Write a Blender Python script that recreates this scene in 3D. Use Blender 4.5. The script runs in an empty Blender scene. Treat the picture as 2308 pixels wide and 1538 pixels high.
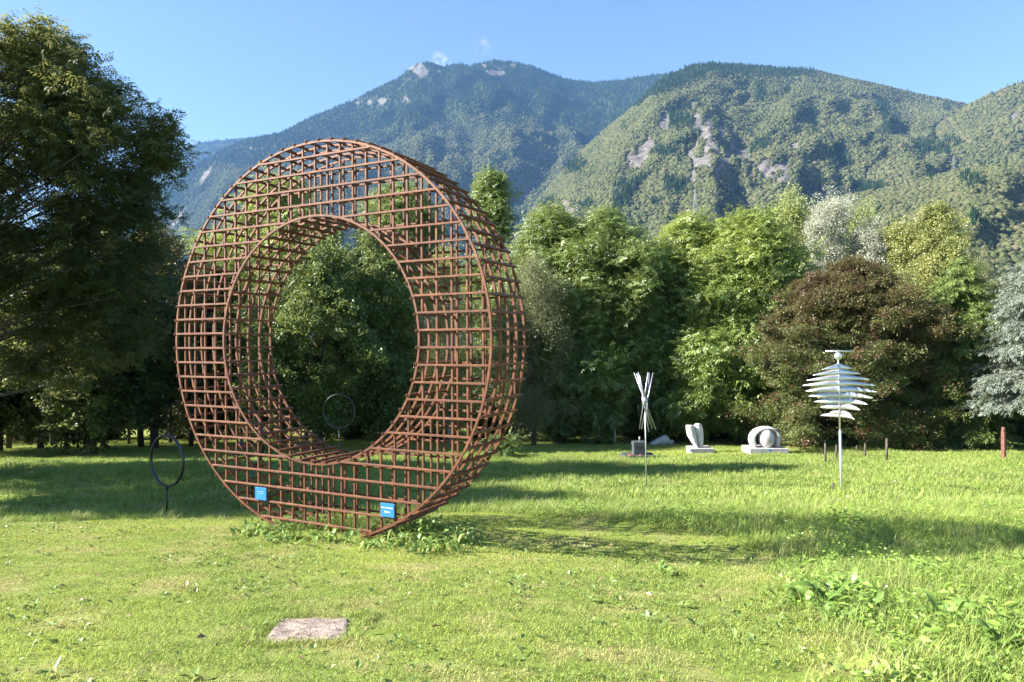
import bpy, bmesh, math, random
import numpy as np
from mathutils import Vector, Matrix, Euler

PI = math.pi
scene = bpy.context.scene
COL = scene.collection
RNG = np.random.RandomState(7)
random.seed(7)

# ------------------------------------------------------------------ camera
FPX, PITCH, ROLL = 1560.0, 0.002, -0.0062
cam_d = bpy.data.cameras.new("camera")
cam = bpy.data.objects.new("camera", cam_d)
COL.objects.link(cam)
cam_d.sensor_width = 36.0
cam_d.lens = 36.0 * FPX / 2308.0
cam_d.clip_start = 0.05
cam_d.clip_end = 40000
cam.matrix_world = Matrix.Rotation(PI / 2 + PITCH, 4, 'X') @ Matrix.Rotation(ROLL, 4, 'Z')
scene.camera = cam

# ------------------------------------------------------------------ light
SUN_EL = math.radians(31.0)
SUN_DIR = Vector((-1.0, -0.05, 0.0)).normalized()          # horizontal direction towards the sun
to_sun = Vector((SUN_DIR.x * math.cos(SUN_EL), SUN_DIR.y * math.cos(SUN_EL), math.sin(SUN_EL)))
world = bpy.data.worlds.new("World")
scene.world = world
world.use_nodes = True
wn = world.node_tree
wn.nodes.clear()
sky = wn.nodes.new('ShaderNodeTexSky')
sky.sky_type = 'NISHITA'
sky.sun_disc = False
sky.sun_elevation = SUN_EL
sky.sun_rotation = math.atan2(SUN_DIR.x, SUN_DIR.y)
sky.altitude = 300
sky.air_density = 1.0
sky.dust_density = 0.1
sky.ozone_density = 2.2
bg = wn.nodes.new('ShaderNodeBackground')
bg.inputs['Strength'].default_value = 0.05
wo = wn.nodes.new('ShaderNodeOutputWorld')
tc = wn.nodes.new('ShaderNodeTexCoord')
def wmath(op, a, b):
    m = wn.nodes.new('ShaderNodeMath'); m.operation = op; m.use_clamp = False
    for i, x in enumerate((a, b)):
        if isinstance(x, bpy.types.NodeSocket): wn.links.new(x, m.inputs[i])
        else: m.inputs[i].default_value = x
    return m.outputs[0]
nrm = wn.nodes.new('ShaderNodeVectorMath'); nrm.operation = 'NORMALIZE'
wn.links.new(tc.outputs['Generated'], nrm.inputs[0])
cmask = None
for (cu, cv, wid) in ((994, 134, 0.012), (1090, 100, 0.014), (1010, 142, 0.008)):     # small wisps above the summit
    dv_ = Vector(((cu - 1154) / 1560.0, 1.0, (771 - cv) / 1560.0)).normalized()
    dn = wn.nodes.new('ShaderNodeVectorMath'); dn.operation = 'DISTANCE'
    wn.links.new(nrm.outputs[0], dn.inputs[0]); dn.inputs[1].default_value = dv_
    k_ = wmath('SUBTRACT', 1.0, wmath('DIVIDE', dn.outputs['Value'], wid))
    k_ = wmath('MAXIMUM', k_, 0.0)
    if cv == 100: k_ = wmath('MULTIPLY', k_, 0.3)
    cmask = k_ if cmask is None else wmath('MAXIMUM', cmask, k_)
cnz = wn.nodes.new('ShaderNodeTexNoise'); cnz.inputs['Scale'].default_value = 130; cnz.inputs['Detail'].default_value = 6
wn.links.new(nrm.outputs[0], cnz.inputs['Vector'])
cm = wmath('MULTIPLY', wmath('POWER', cmask, 0.7), wmath('MAXIMUM', wmath('MULTIPLY', wmath('SUBTRACT', cnz.outputs[0], 0.42), 4.5), 0.0))
cm = wmath('MINIMUM', cm, 0.85)
cmx = wn.nodes.new('ShaderNodeMix'); cmx.data_type = 'RGBA'
wn.links.new(cm, cmx.inputs[0]); wn.links.new(sky.outputs[0], cmx.inputs[6]); cmx.inputs[7].default_value = (4.6, 4.6, 4.7, 1)
wn.links.new(cmx.outputs[2], bg.inputs['Color'])
wn.links.new(bg.outputs[0], wo.inputs['Surface'])
sd = bpy.data.lights.new("sun", 'SUN')
sd.energy = 5.0
sd.angle = math.radians(0.53)
sd.color = (1.0, 0.94, 0.85)
sun = bpy.data.objects.new("sun", sd)
COL.objects.link(sun)
sun.rotation_euler = (-to_sun).to_track_quat('-Z', 'Y').to_euler()
scene.view_settings.view_transform = 'Standard'
scene.view_settings.look = 'None'
scene.view_settings.exposure = 2.25
scene.view_settings.gamma = 1.0
scene.view_settings.use_curve_mapping = False
scene.cycles.max_bounces = 6
scene.cycles.diffuse_bounces = 3
scene.cycles.glossy_bounces = 2
scene.cycles.transmission_bounces = 3
scene.cycles.volume_bounces = 0
scene.cycles.transparent_max_bounces = 8


# ------------------------------------------------------------------ helpers
def at(u, v, Y):
    """the point at depth Y that the photograph shows at pixel (u, v)"""
    du, dv = u - 1154.0, v - 769.0
    a = du * math.cos(ROLL) + dv * math.sin(ROLL)
    b = -du * math.sin(ROLL) + dv * math.cos(ROLL)
    cx, cy = a / FPX, -b / FPX
    d = Vector((cx, math.cos(PITCH) - cy * math.sin(PITCH), math.sin(PITCH) + cy * math.cos(PITCH)))
    return d * (Y / d.y)


def project(P):
    Y = P[:, 1] * math.cos(PITCH) + P[:, 2] * math.sin(PITCH)
    Z = -P[:, 1] * math.sin(PITCH) + P[:, 2] * math.cos(PITCH)
    a = FPX * P[:, 0] / Y
    b = -FPX * Z / Y
    return np.stack([1154 + a * math.cos(ROLL) - b * math.sin(ROLL),
                     769 + a * math.sin(ROLL) + b * math.cos(ROLL)], 1)


_lat = np.random.RandomState(3).rand(256, 256)


def vnoise(x, y, seed=0):
    x = np.asarray(x, float) + seed * 17.3
    y = np.asarray(y, float) + seed * 9.1
    xi, yi = np.floor(x).astype(int), np.floor(y).astype(int)
    fx, fy = x - xi, y - yi
    fx = fx * fx * (3 - 2 * fx)
    fy = fy * fy * (3 - 2 * fy)
    g = lambda i, j: _lat[i & 255, j & 255]
    return ((g(xi, yi) * (1 - fx) + g(xi + 1, yi) * fx) * (1 - fy)
            + (g(xi, yi + 1) * (1 - fx) + g(xi + 1, yi + 1) * fx) * fy) * 2 - 1


def fbm(x, y, oct=4, seed=0):
    r, a = 0, 1.0
    for o in range(oct):
        r = r + a * vnoise(np.asarray(x) * 2 ** o, np.asarray(y) * 2 ** o, seed + o)
        a *= 0.5
    return r


def link(name, me, parent=None, loc=None):
    o = bpy.data.objects.new(name, me)
    COL.objects.link(o)
    if parent is not None:
        o.parent = parent
    if loc is not None:
        o.location = loc
    return o


def tag(o, label=None, cat=None, group=None, kind=None):
    if label: o['label'] = label
    if cat: o['category'] = cat
    if group: o['group'] = group
    if kind: o['kind'] = kind
    return o


def thing(name, label, cat, loc=(0, 0, 0), rz=0.0, group=None):
    o = link(name, None)
    o.location = loc
    o.rotation_euler = (0, 0, rz)
    o.empty_display_size = 0.2
    return tag(o, label, cat, group)


def np_mesh(name, V, F, mat=None, smooth=False):
    """mesh from numpy verts and faces (list of arrays of equal face size)"""
    me = bpy.data.meshes.new(name)
    V = np.asarray(V, np.float32)
    if not isinstance(F, list):
        F = [F]
    F = [np.asarray(f, np.int32) for f in F if len(f)]
    me.vertices.add(len(V))
    me.vertices.foreach_set('co', V.ravel())
    nl = sum(f.size for f in F)
    me.loops.add(nl)
    me.polygons.add(sum(len(f) for f in F))
    me.loops.foreach_set('vertex_index', np.concatenate([f.ravel() for f in F]))
    starts, s = [], 0
    for f in F:
        starts.append(s + np.arange(len(f)) * f.shape[1])
        s += f.size
    me.polygons.foreach_set('loop_start', np.concatenate(starts).astype(np.int32))
    if smooth:
        me.polygons.foreach_set('use_smooth', np.ones(len(me.polygons), bool))
    me.update(calc_edges=True)
    if mat: me.materials.append(mat)
    return me


class MB:
    """collects shapes into one mesh"""
    def __init__(s):
        s.v, s.f, s.n = [], [], 0

    def add(s, V, F):
        s.v.append(np.asarray(V, float))
        s.f += [[i + s.n for i in f] for f in F]
        s.n += len(V)

    def box(s, c, size, rot=None, ch=0.0):
        hx, hy, hz = [d / 2 for d in size]
        V = np.array([[x, y, z] for x in (-hx, hx) for y in (-hy, hy) for z in (-hz, hz)])
        if rot is not None: V = V @ np.array(rot.to_matrix()).T
        s.add(V + np.array(c), [(0, 1, 3, 2), (4, 6, 7, 5), (0, 4, 5, 1), (2, 3, 7, 6), (0, 2, 6, 4), (1, 5, 7, 3)])

    def tube(s, pts, rad, seg=8, cap=True):
        pts = [Vector(p) for p in pts]
        if not hasattr(rad, '__len__'): rad = [rad] * len(pts)
        V, F = [], []
        prev = None
        for i, p in enumerate(pts):
            t = (pts[min(i + 1, len(pts) - 1)] - pts[max(i - 1, 0)]).normalized()
            if prev is None:
                a = t.cross(Vector((0.3, 0.9, 0.1))).normalized()
            else:
                a = (prev - t * prev.dot(t)).normalized()
            prev = a
            b = t.cross(a)
            for k in range(seg):
                an = 2 * PI * k / seg
                V.append(p + (a * math.cos(an) + b * math.sin(an)) * rad[i])
        for i in range(len(pts) - 1):
            for k in range(seg):
                k2 = (k + 1) % seg
                F.append((i * seg + k, i * seg + k2, (i + 1) * seg + k2, (i + 1) * seg + k))
        if cap:
            F.append(tuple(range(seg))[::-1])
            F.append(tuple((len(pts) - 1) * seg + k for k in range(seg)))
        s.add([list(v) for v in V], F)

    def loft(s, secs, seg=24):
        """secs: (centre, axis_a, axis_b) ellipses"""
        V, F = [], []
        for c, a, b in secs:
            c, a, b = Vector(c), Vector(a), Vector(b)
            for k in range(seg):
                an = 2 * PI * k / seg
                V.append(list(c + a * math.cos(an) + b * math.sin(an)))
        for i in range(len(secs) - 1):
            for k in range(seg):
                k2 = (k + 1) % seg
                F.append((i * seg + k, i * seg + k2, (i + 1) * seg + k2, (i + 1) * seg + k))
        F.append(tuple(range(seg))[::-1])
        F.append(tuple((len(secs) - 1) * seg + k for k in range(seg)))
        s.add(V, F)

    def mesh(s, name, mat=None, smooth=False):
        me = bpy.data.meshes.new(name)
        V = np.concatenate(s.v)
        me.from_pydata(V.tolist(), [], s.f)
        if smooth:
            me.polygons.foreach_set('use_smooth', np.ones(len(me.polygons), bool))
        if mat: me.materials.append(mat)
        bm = bmesh.new(); bm.from_mesh(me)
        bmesh.ops.recalc_face_normals(bm, faces=bm.faces)
        bm.to_mesh(me); bm.free()
        me.update()
        return me

    def obj(s, name, mat=None, parent=None, smooth=False, bevel=0.0, loc=None):
        o = link(name, s.mesh(name, mat, smooth), parent, loc)
        if bevel:
            m = o.modifiers.new('bevel', 'BEVEL'); m.width = bevel; m.segments = 2
            m.limit_method = 'ANGLE'
        if smooth == 'auto':
            pass
        return o


# ------------------------------------------------------------------ materials
def new_mat(name):
    m = bpy.data.materials.new(name)
    m.use_nodes = True
    nt = m.node_tree
    nt.nodes.clear()
    out = nt.nodes.new('ShaderNodeOutputMaterial')
    return m, nt, out


def ramp(nt, stops, fac=None):
    r = nt.nodes.new('ShaderNodeValToRGB')
    el = r.color_ramp.elements
    while len(el) > len(stops): el.remove(el[-1])
    while len(el) < len(stops): el.new(0.5)
    for e, (p, c) in zip(el, stops):
        e.position = p
        e.color = (*c, 1) if len(c) == 3 else c
    if fac is not None: nt.links.new(fac, r.inputs[0])
    return r.outputs[0]


def noise(nt, scale, detail=4, rough=0.55, vec=None, dist=0.0):
    n = nt.nodes.new('ShaderNodeTexNoise')
    n.inputs['Scale'].default_value = scale
    n.inputs['Detail'].default_value = detail
    n.inputs['Roughness'].default_value = rough
    n.inputs['Distortion'].default_value = dist
    if vec is not None: nt.links.new(vec, n.inputs['Vector'])
    return n.outputs[0]


def position(nt):
    return nt.nodes.new('ShaderNodeNewGeometry').outputs['Position']


def mix(nt, a, b, fac, typ='MIX'):
    m = nt.nodes.new('ShaderNodeMix')
    m.data_type = 'RGBA'
    m.blend_type = typ
    for s, x in ((0, fac), (6, a), (7, b)):
        if hasattr(x, 'is_linked') or isinstance(x, bpy.types.NodeSocket):
            nt.links.new(x, m.inputs[s])
        else:
            m.inputs[s].default_value = x if s == 0 else (*x, 1)
    return m.outputs[2]


def mathn(nt, op, a, b=0.0, c=None):
    m = nt.nodes.new('ShaderNodeMath')
    m.operation = op
    for i, x in enumerate((a, b) if c is None else (a, b, c)):
        if isinstance(x, bpy.types.NodeSocket): nt.links.new(x, m.inputs[i])
        else: m.inputs[i].default_value = x
    return m.outputs[0]


def surf_mat(name, stops, scale=5, rough=0.6, metal=0.0, bump=0.0, bump_scale=None, detail=6, spec=0.5, coords='obj'):
    m, nt, out = new_mat(name)
    p = nt.nodes.new('ShaderNodeBsdfPrincipled')
    if coords == 'obj':
        vec = nt.nodes.new('ShaderNodeTexCoord').outputs['Object']
    else:
        vec = position(nt)
    n = noise(nt, scale, detail, vec=vec)
    nt.links.new(ramp(nt, stops, n), p.inputs['Base Color'])
    p.inputs['Roughness'].default_value = rough
    p.inputs['Metallic'].default_value = metal
    p.inputs['Specular IOR Level'].default_value = spec
    if bump:
        b = nt.nodes.new('ShaderNodeBump')
        b.inputs['Strength'].default_value = bump
        b.inputs['Distance'].default_value = 0.02
        nt.links.new(noise(nt, bump_scale or scale * 4, 5, vec=vec), b.inputs['Height'])
        nt.links.new(b.outputs[0], p.inputs['Normal'])
    nt.links.new(p.outputs[0], out.inputs[0])
    return m


def leaf_mat(name, dark, light, trans=0.35, extra=None, var_scale=0.35, gloss=0.06, tint=None, rough=0.45):
    """leaf: diffuse + translucent + a little gloss; hue varies per sprig and slowly through space"""
    m, nt, out = new_mat(name)
    oi = nt.nodes.new('ShaderNodeObjectInfo')
    pos = position(nt)
    n = noise(nt, var_scale, 3, vec=pos)
    f = mathn(nt, 'ADD', mathn(nt, 'MULTIPLY', oi.outputs['Random'], 0.6), mathn(nt, 'MULTIPLY', mathn(nt, 'SUBTRACT', n, 0.3), 1.0))
    col = mix(nt, dark, light, f)
    if extra is not None:          # (colour, share): single sprigs in another colour
        r2 = mathn(nt, 'FRACT', mathn(nt, 'MULTIPLY', oi.outputs['Random'], 37.7))
        col = mix(nt, col, extra[0], mathn(nt, 'LESS_THAN', r2, extra[1]))
    if tint is not None:           # (colour, low z, high z, strength) : blends to another colour higher up
        sz = nt.nodes.new('ShaderNodeSeparateXYZ'); nt.links.new(pos, sz.inputs[0])
        mr = nt.nodes.new('ShaderNodeMapRange')
        mr.inputs[1].default_value, mr.inputs[2].default_value = tint[1], tint[2]
        mr.inputs[4].default_value = tint[3]
        nt.links.new(sz.outputs[2], mr.inputs[0])
        nz = mathn(nt, 'MULTIPLY', mr.outputs[0], ramp(nt, [(0.35, (0.4,) * 3), (0.6, (1, 1, 1))], noise(nt, 0.8, 3, vec=pos)))
        col = mix(nt, col, tint[0], nz)
    d = nt.nodes.new('ShaderNodeBsdfDiffuse')
    t = nt.nodes.new('ShaderNodeBsdfTranslucent')
    nt.links.new(col, d.inputs[0])
    tc = mix(nt, col, (1.0, 0.95, 0.35), 0.18)
    nt.links.new(tc, t.inputs[0])
    ms = nt.nodes.new('ShaderNodeMixShader'); ms.inputs[0].default_value = trans
    nt.links.new(d.outputs[0], ms.inputs[1]); nt.links.new(t.outputs[0], ms.inputs[2])
    g = nt.nodes.new('ShaderNodeBsdfGlossy'); g.inputs['Roughness'].default_value = rough
    ms2 = nt.nodes.new('ShaderNodeMixShader'); ms2.inputs[0].default_value = gloss
    nt.links.new(ms.outputs[0], ms2.inputs[1]); nt.links.new(g.outputs[0], ms2.inputs[2])
    nt.links.new(ms2.outputs[0], out.inputs[0])
    return m


M_bark = surf_mat('bark', [(0.3, (0.035, 0.028, 0.02)), (0.7, (0.12, 0.10, 0.075))], 6, 0.9, bump=0.6, bump_scale=30)
M_bark_pale = surf_mat('pale bark', [(0.35, (0.10, 0.08, 0.06)), (0.5, (0.38, 0.36, 0.31)), (0.7, (0.55, 0.53, 0.48))], 4, 0.8, bump=0.4, bump_scale=20)

# grass colour is shared by ground and blades, driven by world position
def grass_colour(nt, base_dark, base_light, dry):
    pos = position(nt)
    big = noise(nt, 0.22, 4, 0.6, pos)
    mid = noise(nt, 1.4, 5, 0.65, pos)
    c = mix(nt, base_dark, base_light, ramp(nt, [(0.36, (0, 0, 0)), (0.62, (1, 1, 1))], big))
    c = mix(nt, c, dry, ramp(nt, [(0.48, (0, 0, 0)), (0.66, (0.85,) * 3)], mid))
    return c, pos


def grass_mat(name, dark, light, dry, trans=0.35):
    m, nt, out = new_mat(name)
    c, pos = grass_colour(nt, dark, light, dry)
    oi = nt.nodes.new('ShaderNodeObjectInfo')
    at_ = nt.nodes.new('ShaderNodeAttribute'); at_.attribute_name = 'tone'
    c = mix(nt, c, (0.32, 0.28, 0.13), mathn(nt, 'MULTIPLY', mathn(nt, 'GREATER_THAN', at_.outputs['Fac'], 0.9), 0.8))
    c = mix(nt, c, (0.02, 0.05, 0.01), mathn(nt, 'MULTIPLY', mathn(nt, 'LESS_THAN', at_.outputs['Fac'], 0.3), 0.35))
    d = nt.nodes.new('ShaderNodeBsdfDiffuse'); t = nt.nodes.new('ShaderNodeBsdfTranslucent')
    nt.links.new(c, d.inputs[0]); nt.links.new(c, t.inputs[0])
    ms = nt.nodes.new('ShaderNodeMixShader'); ms.inputs[0].default_value = trans
    nt.links.new(d.outputs[0], ms.inputs[1]); nt.links.new(t.outputs[0], ms.inputs[2])
    g = nt.nodes.new('ShaderNodeBsdfGlossy'); g.inputs['Roughness'].default_value = 0.55
    ms2 = nt.nodes.new('ShaderNodeMixShader'); ms2.inputs[0].default_value = 0.02
    nt.links.new(ms.outputs[0], ms2.inputs[1]); nt.links.new(g.outputs[0], ms2.inputs[2])
    nt.links.new(ms2.outputs[0], out.inputs[0])
    return m


G_DARK, G_LIGHT, G_DRY = (0.31, 0.40, 0.080), (0.45, 0.52, 0.10), (0.52, 0.49, 0.19)
M_lawn = grass_mat('mown grass', G_DARK, G_LIGHT, G_DRY)
M_meadow = grass_mat('long grass', (0.23, 0.33, 0.065), (0.35, 0.46, 0.10), (0.40, 0.44, 0.15))

m, nt, out = new_mat('turf soil')
c, pos = grass_colour(nt, (0.14, 0.19, 0.035), (0.22, 0.27, 0.05), (0.30, 0.26, 0.11))
c = mix(nt, c, (0.06, 0.05, 0.03), ramp(nt, [(0.5, (0, 0, 0)), (0.75, (0.8,) * 3)], noise(nt, 9, 6, 0.7, pos)))
dist_far = nt.nodes.new('ShaderNodeSeparateXYZ'); nt.links.new(pos, dist_far.inputs[0])
p = nt.nodes.new('ShaderNodeBsdfPrincipled')
p.inputs['Roughness'].default_value = 0.9
p.inputs['Specular IOR Level'].default_value = 0.15
nt.links.new(c, p.inputs['Base Color'])
b = nt.nodes.new('ShaderNodeBump'); b.inputs['Strength'].default_value = 0.6; b.inputs['Distance'].default_value = 0.03
nt.links.new(noise(nt, 22, 5, 0.7, pos), b.inputs['Height']); nt.links.new(b.outputs[0], p.inputs['Normal'])
nt.links.new(p.outputs[0], out.inputs[0])
M_soil = m

# ------------------------------------------------------------------ ground
_py = np.array([-60, -10, 0, 3.4, 4.7, 7, 9, 11, 13.6, 15.5, 20, 28, 36, 45, 60, 100, 200, 20000])
_pz = np.array([-1.3, -1.4, -1.48, -1.67, -1.93, -2.26, -2.5, -2.8, -3.16, -3.4, -3.78, -4.5, -5.25, -6.0, -7.0, -8.0, -8.5, -8.5])
_fy = np.arange(-60, 205, 0.1)
_fz = np.interp(_fy, _py, _pz)
_k = np.hanning(21); _k /= _k.sum()
_fz = np.concatenate([_fz[:10], np.convolve(_fz, _k, 'valid'), _fz[-10:]])


def H(x, y):
    x = np.asarray(x, float); y = np.asarray(y, float)
    z = np.interp(y, _fy, _fz)
    near = np.clip(1 - (np.hypot(x, y) - 60) / 60, 0, 1)
    z = z + near * (0.05 * vnoise(x * 0.25, y * 0.25, 1) + 0.018 * vnoise(x * 1.1, y * 1.1, 2) + 0.008 * vnoise(x * 4, y * 4, 5))
    # dip and bank in the left of the garden, small mound under the steel ring
    sx = 1 / (1 + np.exp((x + 2.0) / 1.0))
    z = z - 0.16 * sx * np.exp(-((y - 12.8 - 0.12 * (x + 6)) / 1.4) ** 2) + 0.34 * sx * np.exp(-((y - 18.5) / 3.2) ** 2)
    z = z - 0.22 / (1 + np.exp(-(x - 0.6) / 0.8)) * np.exp(-((y - 8.6) / 2.0) ** 2)
    z = z + 0.07 * np.exp(-(((x + 2.3) / 1.6) ** 2 + ((y - 9.5) / 0.9) ** 2))
    return z


def hz(x, y):
    return float(H(x, y))


def axis(fine0, fine1, step, lim0, lim1, grow=1.09):
    a = list(np.arange(fine0, fine1 + 1e-6, step))
    s = step
    while a[-1] < lim1:
        s *= grow; a.append(a[-1] + s)
    s = step
    while a[0] > lim0:
        s *= grow; a.insert(0, a[0] - s)
    return np.array(a)


def grid_faces(nx, ny):
    i = np.arange(nx * ny).reshape(ny, nx)
    return np.stack([i[:-1, :-1].ravel(), i[:-1, 1:].ravel(), i[1:, 1:].ravel(), i[1:, :-1].ravel()], 1)


gx = axis(-14, 14, 0.14, -12000, 12000)
gy = axis(2.5, 22, 0.14, -3000, 14000)
X, Y = np.meshgrid(gx, gy)
ground = link('ground', np_mesh('ground', np.stack([X.ravel(), Y.ravel(), H(X, Y).ravel()], 1), grid_faces(len(gx), len(gy)), M_soil, True))
tag(ground, kind='structure')


# ------------------------------------------------------------------ geometry nodes scatter
_scat = {}


def scatter_group(sources):
    key = tuple(s.name for s in sources)
    if key in _scat: return _scat[key]
    ng = bpy.data.node_groups.new('scatter', 'GeometryNodeTree')
    ng.interface.new_socket('Geometry', in_out='INPUT', socket_type='NodeSocketGeometry')
    ng.interface.new_socket('Geometry', in_out='OUTPUT', socket_type='NodeSocketGeometry')
    gi = ng.nodes.new('NodeGroupInput'); go = ng.nodes.new('NodeGroupOutput')
    def attr(name, typ):
        a = ng.nodes.new('GeometryNodeInputNamedAttribute'); a.data_type = typ
        a.inputs['Name'].default_value = name
        return [o for o in a.outputs if o.enabled and o.name == 'Attribute'][0]
    rot = attr('rot', 'FLOAT_VECTOR'); scl = attr('scl', 'FLOAT_VECTOR')
    join = ng.nodes.new('GeometryNodeJoinGeometry')
    for k, s in enumerate(sources):
        oi = ng.nodes.new('GeometryNodeObjectInfo')
        oi.inputs['Object'].default_value = s
        oi.transform_space = 'ORIGINAL'
        oi.inputs['As Instance'].default_value = True
        io = ng.nodes.new('GeometryNodeInstanceOnPoints')
        ng.links.new(gi.outputs[0], io.inputs['Points'])
        if len(sources) > 1:
            pick = attr('pick', 'INT')
            cmp = ng.nodes.new('FunctionNodeCompare'); cmp.data_type = 'INT'; cmp.operation = 'EQUAL'
            ii = [i for i in cmp.inputs if i.enabled]
            ng.links.new(pick, ii[0]); ii[1].default_value = k
            ng.links.new(cmp.outputs[0], io.inputs['Selection'])
        ng.links.new(oi.outputs['Geometry'], io.inputs['Instance'])
        e2r = ng.nodes.new('FunctionNodeEulerToRotation')
        ng.links.new(rot, e2r.inputs[0])
        ng.links.new(e2r.outputs[0], io.inputs['Rotation'])
        ng.links.new(scl, io.inputs['Scale'])
        ng.links.new(io.outputs[0], join.inputs[0])
    ng.links.new(join.outputs[0], go.inputs[0])
    _scat[key] = ng
    return ng


def scatter(name, P, R, S, sources, parent=None, pick=None, mat=None):
    """one object that draws a source mesh at every point"""
    me = bpy.data.meshes.new(name)
    P = np.asarray(P, np.float32); n = len(P)
    me.vertices.add(n)
    me.vertices.foreach_set('co', P.ravel())
    S = np.asarray(S, np.float32)
    if S.ndim == 1: S = np.repeat(S[:, None], 3, 1)
    for nm, A in (('rot', np.asarray(R, np.float32)), ('scl', S)):
        a = me.attributes.new(nm, 'FLOAT_VECTOR', 'POINT')
        a.data.foreach_set('vector', np.ascontiguousarray(A).ravel())
    if len(sources) > 1:
        if pick is None: pick = RNG.randint(0, len(sources), n)
        a = me.attributes.new('pick', 'INT', 'POINT')
        a.data.foreach_set('value', np.asarray(pick, np.int32))
    o = link(name, me, parent)
    if mat: me.materials.append(mat)
    m = o.modifiers.new('scatter', 'NODES')
    m.node_group = scatter_group(sources)
    return o


def source(name, V, F, mat, tone=None):
    """a mesh that is only ever drawn through scatter (never linked to the scene itself)"""
    me = np_mesh(name, V, F, mat)
    if tone is not None:
        a = me.attributes.new('tone', 'FLOAT', 'POINT')
        a.data.foreach_set('value', np.asarray(tone, np.float32))
    return bpy.data.objects.new(name, me)


def euler_mats(R):
    cx, cy, cz = np.cos(R).T; sx, sy, sz = np.sin(R).T
    M = np.empty((len(R), 3, 3))
    M[:, 0, 0] = cy * cz; M[:, 0, 1] = sx * sy * cz - cx * sz; M[:, 0, 2] = cx * sy * cz + sx * sz
    M[:, 1, 0] = cy * sz; M[:, 1, 1] = sx * sy * sz + cx * cz; M[:, 1, 2] = cx * sy * sz - sx * cz
    M[:, 2, 0] = -sy; M[:, 2, 1] = sx * cy; M[:, 2, 2] = cx * cy
    return M


def leaves(P, R, L, W, fold=0.15):
    """folded four-cornered leaves: base, two sides, tip"""
    n = len(P)
    L = np.broadcast_to(L, n); W = np.broadcast_to(W, n)
    b = np.zeros((n, 4, 3))
    b[:, 1, 0] = 0.45 * L; b[:, 1, 1] = -W / 2; b[:, 1, 2] = fold * W
    b[:, 2, 0] = L; b[:, 2, 2] = -0.1 * L
    b[:, 3, 0] = 0.45 * L; b[:, 3, 1] = W / 2; b[:, 3, 2] = fold * W
    V = np.einsum('nij,nkj->nki', euler_mats(R), b) + P[:, None]
    i = np.arange(n)[:, None] * 4
    F = np.concatenate([i + [0, 1, 2], i + [0, 2, 3]])
    return V.reshape(-1, 3), F


# ------------------------------------------------------------------ mountains
def mountain_mat(name, c1, c2, rock):
    m, nt, out = new_mat(name)
    pos = position(nt)
    n = noise(nt, 0.02, 6, 0.6, pos)
    c = mix(nt, c1, c2, ramp(nt, [(0.4, (0, 0, 0)), (0.6, (1, 1, 1))], n))
    a = nt.nodes.new('ShaderNodeAttribute'); a.attribute_name = 'rock'
    mp = nt.nodes.new('ShaderNodeMapping'); mp.inputs['Scale'].default_value = (1, 1, 0.35)
    nt.links.new(pos, mp.inputs[0])
    rn = noise(nt, 0.045, 7, 0.7, mp.outputs[0], 0.5)
    rc = mix(nt, rock, tuple(x * 0.38 for x in rock), ramp(nt, [(0.42, (0, 0, 0)), (0.6, (1, 1, 1))], rn))
    c = mix(nt, c, rc, a.outputs['Fac'])
    d = nt.nodes.new('ShaderNodeBsdfDiffuse')
    nt.links.new(c, d.inputs[0])
    b = nt.nodes.new('ShaderNodeBump'); b.inputs['Strength'].default_value = 1.0; b.inputs['Distance'].default_value = 9
    nt.links.new(rn, b.inputs['Height']); nt.links.new(b.outputs[0], d.inputs['Normal'])
    nt.links.new(d.outputs[0], out.inputs[0])
    return m


M_mtn = mountain_mat('mountain', (0.035, 0.05, 0.022), (0.06, 0.07, 0.03), (0.21, 0.19, 0.175))
TREE_TONES = dict(
    oak=leaf_mat('hill broadleaf', (0.042, 0.054, 0.025), (0.125, 0.130, 0.060), 0.08, ((0.13, 0.11, 0.06), 0.04), 0.006, 0.0),
    pine=leaf_mat('hill conifer', (0.010, 0.023, 0.012), (0.026, 0.045, 0.020), 0.03, ((0.085, 0.10, 0.038), 0.05), 0.006, 0.0))


def blob(name, seed, mat):
    bm = bmesh.new()
    bmesh.ops.create_icosphere(bm, subdivisions=2, radius=1)
    r = random.Random(seed)
    off = [Vector((r.uniform(-1, 1), r.uniform(-1, 1), r.uniform(-1, 1))).normalized() for _ in range(7)]
    for v in bm.verts:
        d = v.co.normalized()
        k = 0.72 + 0.34 * max(max(0, d.dot(o)) ** 4 for o in off) + r.uniform(-0.07, 0.07)
        v.co = Vector((d.x * k, d.y * k, max(d.z, -0.4) * k * 0.95 + 0.5))
    me = bpy.data.meshes.new(name); bm.to_mesh(me); bm.free()
    me.materials.append(mat)
    return bpy.data.objects.new(name, me)


def fir(name, seed, mat):
    r = random.Random(seed)
    V, F = [], []
    for z0, z1, w in ((0.1, 1.5, 0.55), (0.8, 2.2, 0.42), (1.6, 3.0, 0.26)):
        b = len(V)
        for k in range(7):
            a = 2 * PI * k / 7 + r.random() * 0.4
            q = w * r.uniform(0.75, 1.2)
            V.append((q * math.cos(a), q * math.sin(a), z0 + r.uniform(-0.1, 0.1)))
        V.append((r.uniform(-.03, .03), r.uniform(-.03, .03), z1))
        F += [(b + k, b + (k + 1) % 7, b + 7) for k in range(7)]
    me = bpy.data.meshes.new(name); me.from_pydata(V, [], F); me.materials.append(mat)
    return bpy.data.objects.new(name, me)


HILL_SRC = [blob('broadleaf_crown', 1, TREE_TONES['oak']), blob('broadleaf_crown', 2, TREE_TONES['oak']),
            fir('fir_crown', 3, TREE_TONES['pine']), fir('fir_crown', 4, TREE_TONES['pine'])]


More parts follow.
